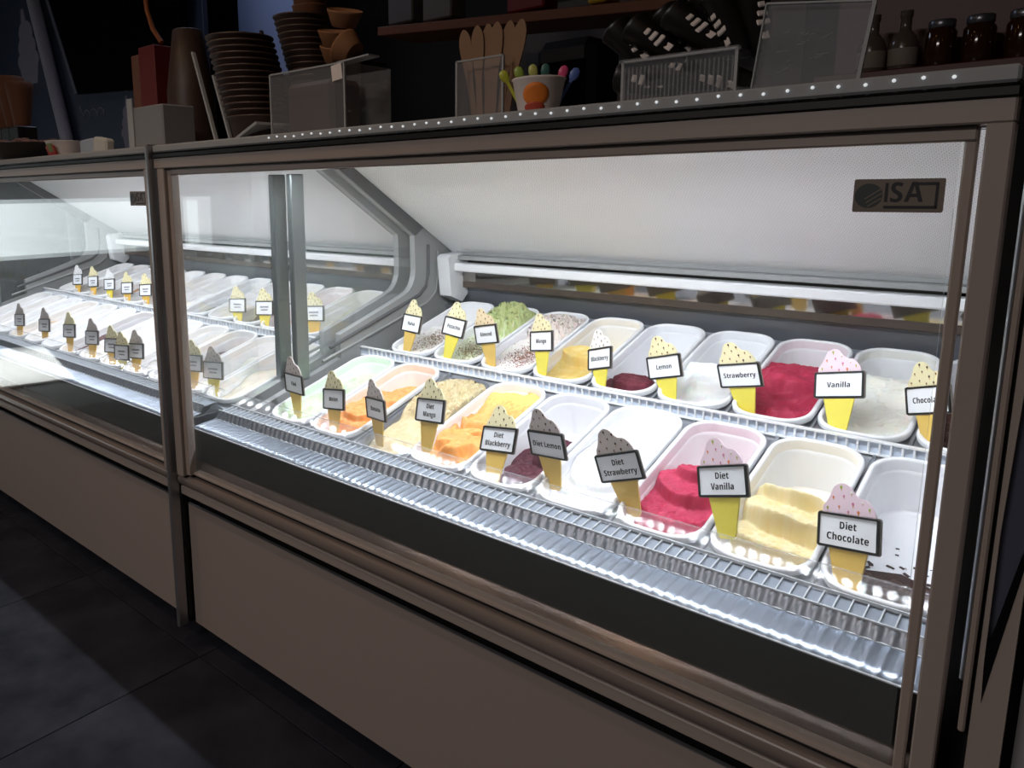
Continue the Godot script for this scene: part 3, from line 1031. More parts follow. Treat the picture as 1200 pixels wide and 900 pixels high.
func tubs() -> void:
	var W := Color(0.93, 0.93, 0.945)
	var G := "gelato tubs in the middle display case"
	var F := [
		[W.lerp(Color(0.85, 0.93, 0.85), 0.6), false, "white tub of pale green gelato at the left end of the front row", "pale green gelato filling the leftmost tub of the front row",
			{"base": [[0, -0.030], [0.25, -0.026], [0.55, -0.030], [0.8, -0.050], [1, -0.058]], "amp": 0.010, "c": Color(0.80, 0.91, 0.72), "c2": Color(0.88, 0.94, 0.83), "bump": 0.4}],
		[Color(0.96, 0.89, 0.83), false, "white tub of orange gelato beside the pale green one, walls stained peach", "bright orange gelato with a cut ridge beside the pale green gelato",
			{"base": [[0, -0.056], [0.1, -0.052], [0.2, -0.026], [0.5, -0.024], [0.68, -0.034], [0.82, -0.060], [1, -0.072]], "slabs": [[-0.15, 0.38, 0.8, 0.14, 0.012, 0.10, -0.4], [0.3, 0.60, 0.75, 0.12, 0.014, 0.10]], "amp": 0.008, "c": Color(0.92, 0.60, 0.33), "c2": Color(0.94, 0.70, 0.46), "bump": 0.35}],
		[W, true, "stainless steel tub of tan gelato, the only steel one in the front row", "tan gelato, smooth in front and chunky behind, in the steel tub",
			{"base": [[0, -0.034], [0.35, -0.028], [0.42, -0.030], [0.5, -0.012], [0.8, -0.014], [1, -0.03]], "crown": 0.004, "slabs": [[-0.1, 0.72, 0.75, 0.20, 0.006, 0.2]], "chunk": [0.45, 0.018], "amp": 0.005, "c": Color(0.83, 0.75, 0.58), "c2": Color(0.88, 0.82, 0.68), "bump": 0.6}],
		[W, false, "white tub of orange mango gelato between the steel tub and the dark berry tub", "orange yellow mango gelato in waves behind the Diet Mango sign",
			{"base": [[0, -0.062], [0.1, -0.055], [0.25, -0.022], [0.42, -0.014], [0.44, -0.034], [0.58, -0.016], [0.62, -0.030], [0.8, -0.016], [0.93, -0.014], [1, -0.03]], "slabs": [[-0.3, 0.30, 0.75, 0.11, 0.008, 0.2, -0.6]], "amp": 0.008, "wob": 0.10, "far": [0.80, Color(0.93, 0.78, 0.46)], "c": Color(0.91, 0.64, 0.34), "c2": Color(0.93, 0.71, 0.45), "bump": 0.45}],
		[W, false, "white tub holding only a little dark purple gelato in the front row", "small dark purple remainder of gelato behind the Diet Blackberry sign",
			{"base": [[0, -0.086], [0.12, -0.084], [0.2, -0.072], [0.5, -0.062], [0.62, -0.070], [0.70, -0.112], [1, -0.12]], "slabs": [[0.40, 0.52, 0.75, 0.16, 0.036, 0.06, 0.2], [0.15, 0.28, 0.9, 0.11, 0.022, 0.06, -0.2]], "amp": 0.006, "c": Color(0.30, 0.13, 0.18), "c2": Color(0.38, 0.17, 0.23), "rough": 0.4, "bump": 0.6}],
		[W, false, "white tub heaped with white gelato in the front row", "smooth white lemon gelato heaped behind the Diet Lemon sign",
			{"base": [[0, -0.056], [0.14, -0.050], [0.2, -0.032], [0.45, -0.012], [0.6, -0.02], [0.8, -0.03], [1, -0.036]], "slabs": [[-0.1, 0.34, 0.8, 0.12, 0.008, 0.12, -0.5], [0.1, 0.58, 0.7, 0.14, 0.010, 0.25]], "amp": 0.006, "c": Color(0.88, 0.88, 0.89), "c2": Color(0.91, 0.91, 0.915), "bump": 0.5}],
		[Color(0.93, 0.885, 0.91), false, "white tub of pink strawberry gelato in the front row, walls tinted pink", "stepped mound of raspberry pink gelato behind the Diet Strawberry sign",
			{"base": [[0, -0.080], [0.1, -0.076], [0.17, -0.050], [0.5, -0.044], [0.66, -0.050], [0.74, -0.09], [0.8, -0.112], [1, -0.12]], "slabs": [[-0.1, 0.42, 1.35, 0.255, 0.014, 0.07, -0.3], [0.0, 0.49, 1.0, 0.18, 0.018, 0.08, -0.5], [0.08, 0.55, 0.62, 0.10, 0.018, 0.14, -0.5]], "wob": 0.03, "amp": 0.007, "fine": 0.0035, "c": Color(0.70, 0.18, 0.31), "c2": Color(0.76, 0.26, 0.38), "bump": 0.7}],
		[Color(0.935, 0.915, 0.88), false, "white tub of creamy yellow gelato in the front row, two from the right end", "stepped slabs of creamy yellow vanilla gelato behind the Diet Vanilla sign",
			{"base": [[0, -0.082], [0.13, -0.078], [0.2, -0.060], [0.55, -0.046], [0.68, -0.056], [0.76, -0.09], [0.82, -0.112], [1, -0.12]], "slabs": [[0.25, 0.30, 1.5, 0.13, 0.020, 0.16, -0.9], [0.3, 0.46, 1.35, 0.15, 0.028, 0.13, -0.7], [-0.1, 0.60, 0.85, 0.09, 0.024, 0.18, -0.5]], "side": -0.006, "wob": 0.02, "amp": 0.008, "fine": 0.003, "c": Color(0.92, 0.84, 0.62), "c2": Color(0.94, 0.89, 0.74), "bump": 0.8}],
		[W, false, "nearly empty white tub with a dark brown residue, front row by the right frame", "thin dark brown chocolate remainder behind the Diet Chocolate sign",
			{"base": [[0, -0.084], [0.2, -0.083], [0.38, -0.093], [0.48, -0.108], [1, -0.125]], "slabs": [[-0.3, 0.20, 0.7, 0.06, 0.008, 0.2]], "amp": 0.008, "fine": 0.004, "wob": 0.05, "c": Color(0.24, 0.16, 0.145), "c2": Color(0.32, 0.23, 0.21), "bump": 0.8}],
	]
	var B := [
		[W, false, "white tub with brown crumbs at the far left of the back row", "off white gelato dusted with brown crumbs at the left of the back row",
			{"base": [[0, -0.016], [0.3, -0.016], [0.55, -0.022], [0.7, -0.045], [1, -0.070]], "amp": 0.006, "c": Color(0.95, 0.94, 0.93), "c2": Color(0.92, 0.89, 0.86), "crumbs": [Color(0.70, 0.56, 0.43), 0.04, 0.60, 0.1, 0.75, 850, 0.0024]}],
		[W, false, "white tub of green pistachio gelato in the back row", "green pistachio gelato with a big folded heap at its far end",
			{"base": [[0, -0.020], [0.3, -0.020], [0.5, -0.024], [0.58, -0.028], [0.8, -0.022], [0.95, -0.03], [1, -0.05]], "slabs": [[0.0, 0.78, 0.95, 0.17, 0.018, 0.25], [0.1, 0.83, 0.6, 0.10, 0.018, 0.3]], "chunk": [0.55, 0.034], "amp": 0.008, "c": Color(0.87, 0.89, 0.77), "c2": Color(0.90, 0.91, 0.82), "far": [0.58, Color(0.76, 0.80, 0.56)], "crumbs": [Color(0.68, 0.59, 0.38), 0.04, 0.52, 0.1, 0.8, 750, 0.0024]}],
		[W, false, "white tub of almond gelato sprinkled with reddish crumbs, back row", "pale almond gelato with reddish crumbs in front and a pinkish heap behind",
			{"base": [[0, -0.018], [0.3, -0.018], [0.55, -0.024], [0.62, -0.032], [0.8, -0.024], [0.95, -0.03], [1, -0.05]], "slabs": [[0.0, 0.80, 0.9, 0.15, 0.014, 0.3]], "chunk": [0.58, 0.030], "amp": 0.008, "c": Color(0.95, 0.92, 0.90), "c2": Color(0.96, 0.94, 0.93), "far": [0.6, Color(0.91, 0.85, 0.82)], "crumbs": [Color(0.72, 0.46, 0.36), 0.04, 0.55, 0.15, 0.75, 1000, 0.0024]}],
		[Color(0.93, 0.91, 0.89), false, "white tub of yellow mango gelato in the back row", "yellow mango gelato in a crumbly front and one cut block, back row",
			{"base": [[0, -0.036], [0.25, -0.034], [0.34, -0.030], [0.5, -0.026], [0.62, -0.036], [0.68, -0.075], [1, -0.1]], "slabs": [[-0.1, 0.46, 0.85, 0.13, 0.022, 0.10, -0.2]], "amp": 0.006, "fine": 0.002, "c": Color(0.95, 0.81, 0.45), "c2": Color(0.96, 0.86, 0.58), "bump": 0.7}],
		[W, false, "nearly empty white tub with dark berry gelato at its near end, back row", "dark purple scrap of blackberry gelato at the near end of its tub, back row",
			{"base": [[0, -0.050], [0.1, -0.036], [0.24, -0.034], [0.34, -0.070], [0.42, -0.112], [1, -0.12]], "slabs": [[0.1, 0.20, 0.7, 0.10, 0.024, 0.15]], "amp": 0.010, "fine": 0.002, "c": Color(0.42, 0.16, 0.22), "c2": Color(0.50, 0.22, 0.28), "bump": 0.8}],
		[W, false, "white tub half filled with white lemon gelato, back row", "mound of white lemon gelato in front of a bare tub wall, back row",
			{"base": [[0, -0.034], [0.16, -0.030], [0.3, -0.014], [0.5, -0.006], [0.64, -0.030], [0.76, -0.09], [0.82, -0.112], [1, -0.12]], "slabs": [[0.1, 0.40, 0.8, 0.14, 0.010, 0.2]], "amp": 0.007, "c": Color(0.95, 0.95, 0.95), "c2": Color(0.97, 0.97, 0.965), "bump": 0.5}],
		[Color(0.93, 0.88, 0.90), false, "white tub of deep pink strawberry gelato in the back row", "deep raspberry pink heap of strawberry gelato in the back row",
			{"base": [[0, -0.046], [0.1, -0.042], [0.2, -0.020], [0.5, -0.004], [0.68, -0.010], [0.80, -0.06], [0.86, -0.112], [1, -0.12]], "slabs": [[0.1, 0.50, 0.9, 0.17, 0.014, 0.15, -0.2], [-0.2, 0.36, 0.8, 0.08, 0.010, 0.15]], "amp": 0.010, "fine": 0.0018, "c": Color(0.66, 0.14, 0.26), "c2": Color(0.71, 0.19, 0.32), "bump": 0.7}],
		[Color(0.93, 0.925, 0.90), false, "white tub of ivory vanilla gelato in the back row", "smooth ivory slope of vanilla gelato in the back row",
			{"base": [[0, -0.036], [0.18, -0.032], [0.24, -0.026], [0.58, 0.0], [0.66, -0.006], [0.76, -0.070], [0.78, -0.112], [1, -0.12]], "amp": 0.006, "c": Color(0.96, 0.945, 0.90), "c2": Color(0.97, 0.96, 0.93), "bump": 0.35}],
		[W, false, "white tub of brown chocolate gelato cut off by the right frame, back row", "brown chocolate gelato at the right end of the back row",
			{"base": [[0, -0.060], [0.3, -0.050], [0.6, -0.055], [0.8, -0.08], [1, -0.1]], "amp": 0.008, "c": Color(0.30, 0.19, 0.16), "c2": Color(0.38, 0.26, 0.22)}],
	]
	for row in 2:
		for i in 9:
			var q: Array = F[i] if row == 0 else B[i]
			var t := tub(row, i, 0.0, q[0], q[1], q[2], G)
			if q[1]:
				t.position.y -= 0.004
			gelato(row, i, 0.0, q[4], q[3], "gelato in the middle display case").position = t.position
	splashes()
	# the signs: x, y, z of the middle of the card, turn, lean, roll
	var cream := Color(0.91, 0.87, 0.70)
	var white := Color(0.93, 0.92, 0.90)
	var pink := Color(0.90, 0.80, 0.84)
	var grey := Color(0.83, 0.78, 0.76)  # scoops that stand unlit: their shade is put into this colour
	var yel := Color(0.90, 0.84, 0.33)
	var amb := Color(0.87, 0.73, 0.38)
	var S := [
		[[0.185, 0.814, -0.706, -0.291, -0.257, 0.033], "Halva", cream, amb, false],
		[[0.351, 0.822, -0.706, -0.28, -0.282, -0.007], "Pistachio", cream, yel, false],
		[[0.469, 0.816, -0.703, -0.29, 0.04, 0.215], "Almond", Color(0.91, 0.83, 0.68), amb, false],
		[[0.649, 0.819, -0.704, -0.429, -0.099, 0.194], "Mango", cream, yel, false],
		[[0.819, 0.796, -0.705, -0.541, -0.143, 0.283], "Blackberry", white, yel, false],
		[[0.985, 0.800, -0.705, -0.36, -0.045, 0.291], "Lemon", cream, yel, false],
		[[1.156, 0.807, -0.705, -0.271, 0.048, 0.245], "Strawberry", cream, yel, false],
		[[1.350, 0.817, -0.705, -0.401, -0.277, 0.25], "Vanilla", pink, yel, true],
		[[1.501, 0.813, -0.705, -0.714, -0.083, 0.322], "Chocolate", cream, amb, false],
		[[0.131, 0.699, -0.285, -0.206, 0.034, 0.066], "Kiwi", grey, amb, false],
		[[0.291, 0.684, -0.285, -0.204, -0.127, 0.171], "Melon", cream, amb, false],
		[[0.447, 0.688, -0.283, -0.334, 0.021, 0.125], "Banana", grey, amb, false],
		[[0.621, 0.717, -0.285, -0.248, -0.256, 0.156], "Diet\nMango", cream, amb, false],
		[[0.812, 0.689, -0.286, -0.253, -0.37, 0.191], "Diet\nBlackberry", cream, amb, false],
		[[0.933, 0.706, -0.284, -0.254, 0.101, 0.167], "Diet Lemon", grey, amb, false],
		[[1.091, 0.698, -0.284, -0.186, 0.024, 0.382], "Diet\nStrawberry", grey, amb, false],
		[[1.281, 0.719, -0.284, -0.409, -0.201, 0.359], "Diet\nVanilla", pink, yel, true],
		[[1.474, 0.685, -0.285, -0.486, -0.246, 0.258], "Diet\nChocolate", pink, amb, true],
	]
	for n in S.size():
		var s: Array = S[n]
		var wd: String = s[1].replace("\n", " ")
		var where := "in the back row" if n < 9 else "in the front row"
		var label := "cone shaped flavour sign reading %s, standing %s" % [wd, where]
		if wd == "Halva":
			label = "cone shaped flavour sign with faint lettering at the left end of the back row"
		elif wd == "Kiwi":
			label = "cone shaped flavour sign with a short faint word, standing in pale green gelato"
		elif wd == "Melon":
			label = "cone shaped flavour sign with faint lettering, standing in the orange gelato"
		elif wd == "Banana":
			label = "cone shaped flavour sign with blurred bold lettering, standing in the steel tub"
		sign_board(s[0], s[1], s[2], s[3], s[4], label, "flavour signs in the middle display case")


func splashes() -> void:
	# flecks of chocolate on the wall of the nearly empty tub
	var r := RandomNumberGenerator.new()
	r.seed = 5
	var t := place(0, 8, 0.0)
	var m := MB.new()
	for k in 46:
		var z := r.randf_range(-0.09, 0.012)
		var x := r.randf_range(-0.055, 0.055)
		if z < -0.04 and r.randf() < 0.75:
			continue
		var s := r.randf_range(0.0012, 0.006) * (1.0 if z > -0.03 else 0.6)
		m.box(Vector3(x, -0.1072, z), Vector3(s * r.randf_range(1, 2.2), 0.0012, s), 0.0004, Basis(Vector3.UP, r.randf_range(-0.7, 0.7)))
	var o := part("chocolate_flecks", m.done(), mat("choc_fleck", Color(0.22, 0.15, 0.14), 0.5), self)
	o.position = t
	o.rotation.x = TILT
	tag(o, "dark chocolate flecks scattered on the bottom of the nearly empty white tub", "flecks")
	o.set_meta("kind", "stuff")


func far_tubs() -> void:
	var cols := [Color(0.93, 0.91, 0.88), Color(0.90, 0.85, 0.78), Color(0.94, 0.94, 0.93), Color(0.84, 0.74, 0.62), Color(0.93, 0.90, 0.84), Color(0.93, 0.93, 0.93), Color(0.34, 0.20, 0.20), Color(0.92, 0.88, 0.82), Color(0.94, 0.93, 0.92), Color(0.80, 0.78, 0.76), Color(0.30, 0.18, 0.19), Color(0.91, 0.88, 0.84), Color(0.92, 0.87, 0.80)]
	var backc := [Color(0.92, 0.9, 0.88), Color(0.45, 0.32, 0.25), Color(0.9, 0.88, 0.84), Color(0.6, 0.45, 0.34), Color(0.92, 0.92, 0.92), Color(0.88, 0.82, 0.74), Color(0.93, 0.92, 0.9), Color(0.33, 0.33, 0.37), Color(0.92, 0.90, 0.88), Color(0.36, 0.34, 0.35), Color(0.93, 0.72, 0.74), Color(0.80, 0.78, 0.62), Color(0.78, 0.55, 0.42)]
	var ords := ["rightmost", "second", "third", "fourth", "fifth", "sixth", "seventh", "eighth", "ninth", "tenth", "eleventh", "twelfth", "leftmost"]
	for row in 2:
		for i in 13:
			var k := 12 - i
			var where: String = ("%s from the right" % ords[k] if k > 0 and k < 12 else ords[k]) + (" in the front row of the left case" if row == 0 else " in the back row of the left case")
			var c: Color = cols[i] if row == 0 else backc[i]
			tub(row, i, -2.39, Color(0.93, 0.925, 0.925), false, "white gelato tub, " + where, "gelato tubs in the left display case")
			var tint := "dark" if c.get_luminance() < 0.35 else ("pink" if c.r - c.g > 0.15 and c.b > 0.6 else ("tan" if c.r - c.b > 0.13 else "whitish"))
			gelato(row, i, -2.39, {"base": [[0, -0.045], [0.2, -0.040], [0.5, -0.028 - 0.02 * (i % 3)], [0.75, -0.05], [1, -0.075]], "amp": 0.012, "c": c, "c2": c.lightened(0.15)}, tint + " gelato, tub " + where.replace(" in the", ",").replace(", left case", ""), "gelato in the left display case", 24, 48)
	var grey := Color(0.72, 0.68, 0.66)
	var cream := Color(0.90, 0.86, 0.68)
	var white := Color(0.93, 0.93, 0.93)
	var amb := Color(0.90, 0.72, 0.30)
	var yel := Color(0.90, 0.82, 0.25)
	var S := [[-1.773, 0.672, -0.285, grey, amb, "front"], [-1.508, 0.678, -0.285, grey, amb, "front"], [-1.27, 0.682, -0.285, cream, amb, "front"], [-1.075, 0.678, -0.285, grey, amb, "front"], [-0.92, 0.668, -0.285, cream, amb, "front"], [-0.80, 0.662, -0.262, cream, yel, "front"], [-0.74, 0.672, -0.285, grey, amb, "front"], [-0.375, 0.682, -0.285, cream, amb, "front"], [-0.262, 0.676, -0.285, grey, yel, "front"],
		[-2.10, 0.79, -0.705, white, amb, "back"], [-1.93, 0.792, -0.705, cream, amb, "back"], [-1.76, 0.79, -0.705, white, yel, "back"], [-1.59, 0.786, -0.705, cream, amb, "back"], [-1.42, 0.79, -0.705, cream, amb, "back"], [-0.72, 0.786, -0.705, cream, yel, "back"], [-0.55, 0.792, -0.705, cream, yel, "back"], [-0.27, 0.80, -0.705, cream, amb, "back"]]
	var cnt := {"front": 9, "back": 8}
	for s in S:
		var k: int = cnt[s[5]]
		cnt[s[5]] -= 1
		var which: String = "rightmost" if k == 1 else ("leftmost" if k == (9 if s[5] == "front" else 8) else ords[k - 1] + " from the right")
		sign_board([s[0], s[1], s[2], 0.0, -0.12, 0.10], "", s[3], s[4], false, "small flavour sign, blurred print, %s, %s row of the left case" % [which, s[5]], "flavour signs in the left display case")


# ---------------------------------------------------------------- things on the counter top
func acrylic_box(t: Node3D, w: float, h: float, d: float, thick := 0.003) -> void:
	for q in [["front_wall", Vector3(0, h / 2, d / 2), Vector3(w, h, thick)], ["back_wall", Vector3(0, h / 2, -d / 2), Vector3(w, h, thick)], ["side_wall", Vector3(-w / 2, h / 2, 0), Vector3(thick, h, d)], ["side_wall", Vector3(w / 2, h / 2, 0), Vector3(thick, h, d)]]:
		part(q[0], box(q[1], q[2]), M.acrylic, t)
	part("base", box(Vector3(0, 0.002, 0), Vector3(w, 0.004, d)), M.acrylic, t)
	var e := MB.new()
	for sx in [-1, 1]:
		e.box(Vector3(sx * w / 2, h / 2, d / 2), Vector3(0.004, h, 0.004))
	e.box(Vector3(0, h, d / 2), Vector3(w, 0.003, 0.004)).box(Vector3(0, 0.004, d / 2), Vector3(w, 0.006, 0.004))
	part("bright_edge", e.done(), M.acrylic_edge, t)


func counter_things() -> void:
	mat("acrylic_edge", Color(0.62, 0.63, 0.64), 0.3)
	mat("cup_black", Color(0.10, 0.085, 0.08), 0.4)
	mat("cup_brown", Color(0.26, 0.19, 0.165), 0.5)
	mat("wafer", Color(0.54, 0.37, 0.24), 0.75)
	mat("wafer_dark", Color(0.40, 0.24, 0.14), 0.75)
	mat("wood", Color(0.52, 0.40, 0.30), 0.7)
	mat("paper", Color(0.86, 0.82, 0.80), 0.6)
	var y := TOP - 0.001
	# acrylic sign stand leaning at the right
	var t := thing("sign_stand", "clear scratched acrylic stand leaning on the counter, right of the cup bin", "sign stand", Vector3(1.42, y, -0.06))
	var lean := Basis(Vector3.BACK, -0.13) * Basis(Vector3.RIGHT, 0.04)
	t.basis = lean
	part("sheet", box(Vector3(0, 0.052, 0), Vector3(0.120, 0.100, 0.003)), M.acrylic, t)
	part("sheet", box(Vector3(0, 0.052, -0.012), Vector3(0.120, 0.100, 0.003)), M.acrylic, t)
	part("edge", MB.new().box(Vector3(-0.060, 0.052, 0), Vector3(0.0016, 0.1, 0.004)).box(Vector3(0.060, 0.052, 0), Vector3(0.004, 0.104, 0.005)).box(Vector3(0, 0.103, 0), Vector3(0.12, 0.0022, 0.004)).done(), M.acrylic_edge, t)
	part("foot", box(Vector3(0.01, 0.001, 0.0), Vector3(0.17, 0.004, 0.04)), M.acrylic, t)
	var r := RandomNumberGenerator.new()
	r.seed = 3
	var sc := MB.new()
	for i in 14:
		sc.box(Vector3(r.randf_range(-0.04, 0.02), r.randf_range(0.02, 0.07), 0.0018), Vector3(r.randf_range(0.004, 0.02), 0.0004, 0.0003), 0.0, Basis(Vector3.BACK, r.randf_range(0.1, 0.6)))
	part("scratches", sc.done(), M.acrylic_edge, t)
	# ribbed clear bin of black paper cups
	t = thing("cup_bin", "clear ribbed plastic bin full of black paper cups on the counter", "bin", Vector3(1.262, y, -0.10))
	acrylic_box(t, 0.158, 0.062, 0.085)
	var rb := MB.new()
	for i in 26:
		rb.box(Vector3(-0.075 + i * 0.006, 0.028, 0.0445), Vector3(0.0014, 0.05, 0.002))
	part("rib", rb.done(), M.rib_clear, t)
	part("rim", MB.new().box(Vector3(0, 0.062, 0.045), Vector3(0.168, 0.006, 0.008), 0.002).done(), M.rib_clear, t)
	var cups := [[-0.085, 0.085, 0.0, 0.75, 0.3], [-0.045, 0.088, 0.01, 0.95, 0.2], [-0.02, 0.10, -0.02, 0.8, -0.2], [0.012, 0.095, 0.012, 0.9, 0.3], [0.030, 0.112, -0.02, 0.7, 0.0], [0.055, 0.10, 0.01, 0.45, -0.3], [0.085, 0.10, 0.0, 0.25, 0.4], [-0.05, 0.035, 0.02, 1.3, 0.0], [0.0, 0.035, 0.02, 1.4, 0.4], [0.05, 0.035, 0.02, 1.2, -0.3]]
	var cup := MB.new().lathe([Vector2(0.011, -0.045), Vector2(0.013, -0.044), Vector2(0.0235, 0.040), Vector2(0.0250, 0.043), Vector2(0.0235, 0.045), Vector2(0.022, 0.041), Vector2(0.0125, -0.040)], 20).done()
	for i in cups.size():
		var q: Array = cups[i]
		var words: String = ["leftmost, sticking out of the bin", "second from the left on top of the bin", "third from the left on top, tilted back", "in the middle of the heap, tilted right", "top of the heap in the middle", "right of the middle, nearly upright", "rightmost, standing up beside the acrylic stand", "lying low in the bin on the left", "lying low in the middle of the bin", "lying low in the bin on the right"][i]
		var c := thing("paper_cup", "black paper cup with white print, " + words, "paper cup", t.position + Vector3(q[0], q[1], q[2]), "black paper cups in the clear bin")
		c.basis = Basis(Vector3.BACK, q[3]) * Basis(Vector3.UP, q[4] * 2.0)
		part("body", cup, M.cup_black, c)
		var pr := MB.new()
		for k in 3:
			var hh := -0.008 + k * 0.011
			pr.box(Vector3(0, hh, 0.0165 + k * 0.0016), Vector3(0.018 - k * 0.004, 0.008, 0.003), 0.0014, Basis(Vector3.RIGHT, -0.12))
		pr.box(Vector3(0, -0.022, 0.0148), Vector3(0.010, 0.016, 0.002), 0.0008, Basis(Vector3.RIGHT, -0.12))
		part("ice_cream_print", pr.done(), M.paper, c)
	# white paper cup of tasting spoons
	t = thing("spoon_cup", "white paper cup printed with an orange fruit on the counter edge", "paper cup", Vector3(1.037, y, -0.065))
	part("body", MB.new().lathe([Vector2(0.030, 0.0), Vector2(0.031, 0.002), Vector2(0.0405, 0.052), Vector2(0.0425, 0.054), Vector2(0.0405, 0.056), Vector2(0.0385, 0.052), Vector2(0.030, 0.004)], 36).done(), M.paper, t)
	var fr := MB.new()
	for k in 2:
		var loops := []
		for a in 5:
			var l := PackedVector3Array()
			var q: float = [1.0, 1.0, 0.66, 0.33, 0.02][a]
			for j in 24:
				var an := TAU * j / 24
				var px := cos(an) * q * (0.021 if k == 0 else 0.016) + (-0.002 if k == 0 else -0.004)
				var py := (sin(an) * q * 0.017 + 0.029) if k == 0 else (sin(an) * q * 0.008 + 0.010)
				var rad := 0.0307 + py * 0.19 + (0.0008 if a else 0.0) + k * 0.0003
				var ang := px / rad
				l.append(Vector3(sin(ang) * rad, py, cos(ang) * rad))
			loops.append(l)
		var bb := MB.new()
		bb.loft(loops)
		part("printed_fruit" if k == 0 else "printed_red_slice", bb.done(), mat("print_orange" if k == 0 else "print_red", Color(0.88, 0.48, 0.14) if k == 0 else Color(0.70, 0.26, 0.18), 0.6), t)
	part("printed_leaf", box(Vector3(-0.016, 0.027, 0.0268), Vector3(0.008, 0.009, 0.003), 0.001, Basis(Vector3.UP, -0.5)), mat("print_leaf", Color(0.16, 0.24, 0.16), 0.6), t)
	t.rotation.y = 0.50
	var sp_c := [[Color(0.74, 0.74, 0.25), "yellow green"], [Color(0.62, 0.70, 0.30), "leaf green"], [Color(0.75, 0.76, 0.42), "pale green"], [Color(0.25, 0.42, 0.40), "teal"], [Color(0.86, 0.32, 0.50), "pink"], [Color(0.35, 0.45, 0.70), "blue"]]
	for i in 6:
		var x: float = [-0.030, -0.016, -0.004, 0.008, 0.020, 0.031][i]
		var s := thing("tasting_spoon", sp_c[i][1] + " plastic tasting spoon standing in the white fruit cup", "spoon", t.position + Vector3(x * 0.7, 0.010, x * -0.5), "tasting spoons in the cup")
		s.basis = Basis(Vector3.UP, 0.6) * Basis(Vector3.BACK, [0.5, 0.3, 0.1, -0.05, -0.35, -0.5][i])
		part("handle", box(Vector3(0, 0.03, 0), Vector3(0.005, 0.05, 0.0015), 0.0005), mat("spoon%d" % i, sp_c[i][0], 0.35), s)
		part("bowl", MB.new().lathe([Vector2(0.002, -0.011), Vector2(0.006, -0.007), Vector2(0.0075, 0.0), Vector2(0.006, 0.007), Vector2(0.002, 0.010)], 12, Transform3D(Basis().scaled(Vector3(1.0, 1.0, 0.35)), Vector3(0, 0.058, 0))).done(), M["spoon%d" % i], s)
	# fan of wooden spoons in an acrylic holder
	t = thing("acrylic_holder", "narrow clear acrylic holder with wooden spatulas behind the fruit cup", "holder", Vector3(0.845, y, -0.20))
	acrylic_box(t, 0.105, 0.12, 0.07)
	for i in 6:
		var s := thing("wooden_spatula", "pale wooden spatula fanned in the acrylic holder, %s" % ["leftmost and splayed out", "second from the left", "third from the left", "third from the right", "second from the right", "rightmost"][i], "spatula", t.position + Vector3(-0.034 + i * 0.014, 0.008, 0.0 + 0.004 * (i % 2)), "wooden spatulas in the acrylic holder")
		s.rotation.z = [0.17, 0.05, 0.0, -0.05, -0.12, -0.2][i]
		part("blade", MB.new().prism(smooth_outline([Vector2(-0.007, 0.0), Vector2(-0.0075, 0.08), Vector2(-0.013, 0.125), Vector2(-0.013, 0.16), Vector2(0.0, 0.178), Vector2(0.013, 0.16), Vector2(0.013, 0.125), Vector2(0.0075, 0.08), Vector2(0.007, 0.0)], 3), Transform3D(), 0.003).done(), M.wood, s)
	# acrylic tray with tan wafer cups
	t = thing("wafer_box", "wide clear acrylic box holding wafers left of the middle", "box", Vector3(0.465, y, -0.14))
	acrylic_box(t, 0.235, 0.135, 0.13)
	part("lid_flap", box(Vector3(0.14, 0.139, 0.05), Vector3(0.09, 0.003, 0.03), 0.0, Basis(Vector3.BACK, 0.05)), M.acrylic_edge, t)
	part("paper_tag", box(Vector3(0.098, 0.118, 0.0675), Vector3(0.030, 0.030, 0.001), 0.0, Basis(Vector3.BACK, 0.12)), M.paper, t)
	part("wafer_fill", MB.new().box(Vector3(-0.03, 0.062, -0.01), Vector3(0.15, 0.11, 0.09), 0.01).done(), M.cup_brown, t)
	var wf := MB.new().lathe([Vector2(0.026, 0.0), Vector2(0.028, 0.002), Vector2(0.040, 0.032), Vector2(0.041, 0.036), Vector2(0.039, 0.036), Vector2(0.027, 0.006)], 28).done()
	var wp := [[0.372, 1.505, -0.25, -0.25], [0.368, 1.540, -0.25, -0.22], [0.398, 1.580, -0.25, -0.30], [0.452, 1.512, -0.23, 0.95]]
	for i in 4:
		var s := thing("wafer_cup", "tan wafer cup in the heap above the acrylic box, %s" % ["lowest on the left", "second up on the left", "topmost", "tipped over on the right"][i], "wafer cup", Vector3(wp[i][0], wp[i][1], wp[i][2]), "wafer cups heaped above the acrylic box")
		s.basis = Basis(Vector3.BACK, wp[i][3]) * Basis(Vector3.RIGHT, 0.15)
		part("wafer", wf, M.wafer, s)
	# tall stack of cones
	for i in 5:
		var s := thing("waffle_cone", "brown waffle cone, %s in the tall stack left of the wafer cups" % ["bottom one", "second from the bottom", "middle one", "second from the top", "top one"][i], "ice cream cone", Vector3(0.226, 1.505 + i * 0.045, -0.30), "stacked waffle cones")
		part("cone", MB.new().lathe([Vector2(0.030, 0.0), Vector2(0.034, 0.002), Vector2(0.043, 0.105), Vector2(0.045, 0.108), Vector2(0.043, 0.110), Vector2(0.034, 0.010)], 28).done(), M.wafer_dark, s)
	t = thing("cone_block", "dark wooden block under the stack of waffle cones", "block", Vector3(0.226, y, -0.30))
	part("block", box(Vector3(0, 0.088, 0), Vector3(0.11, 0.174, 0.1), 0.004), M.cup_black, t)
	t = thing("wafer_stand", "dark stand under the heaped wafer cups", "stand", Vector3(0.40, y, -0.262))
	part("block", box(Vector3(0, 0.086, 0), Vector3(0.16, 0.172, 0.09), 0.004), M.cup_black, t)
	# stacks of nested tubs lying in tilted dispensers
	cup_stack(Vector3(0.262, y, -0.11), 0.074, 14, 0.0140, 0.36, "wide leaning stack of dark nested paper tubs in a clear dispenser", true)
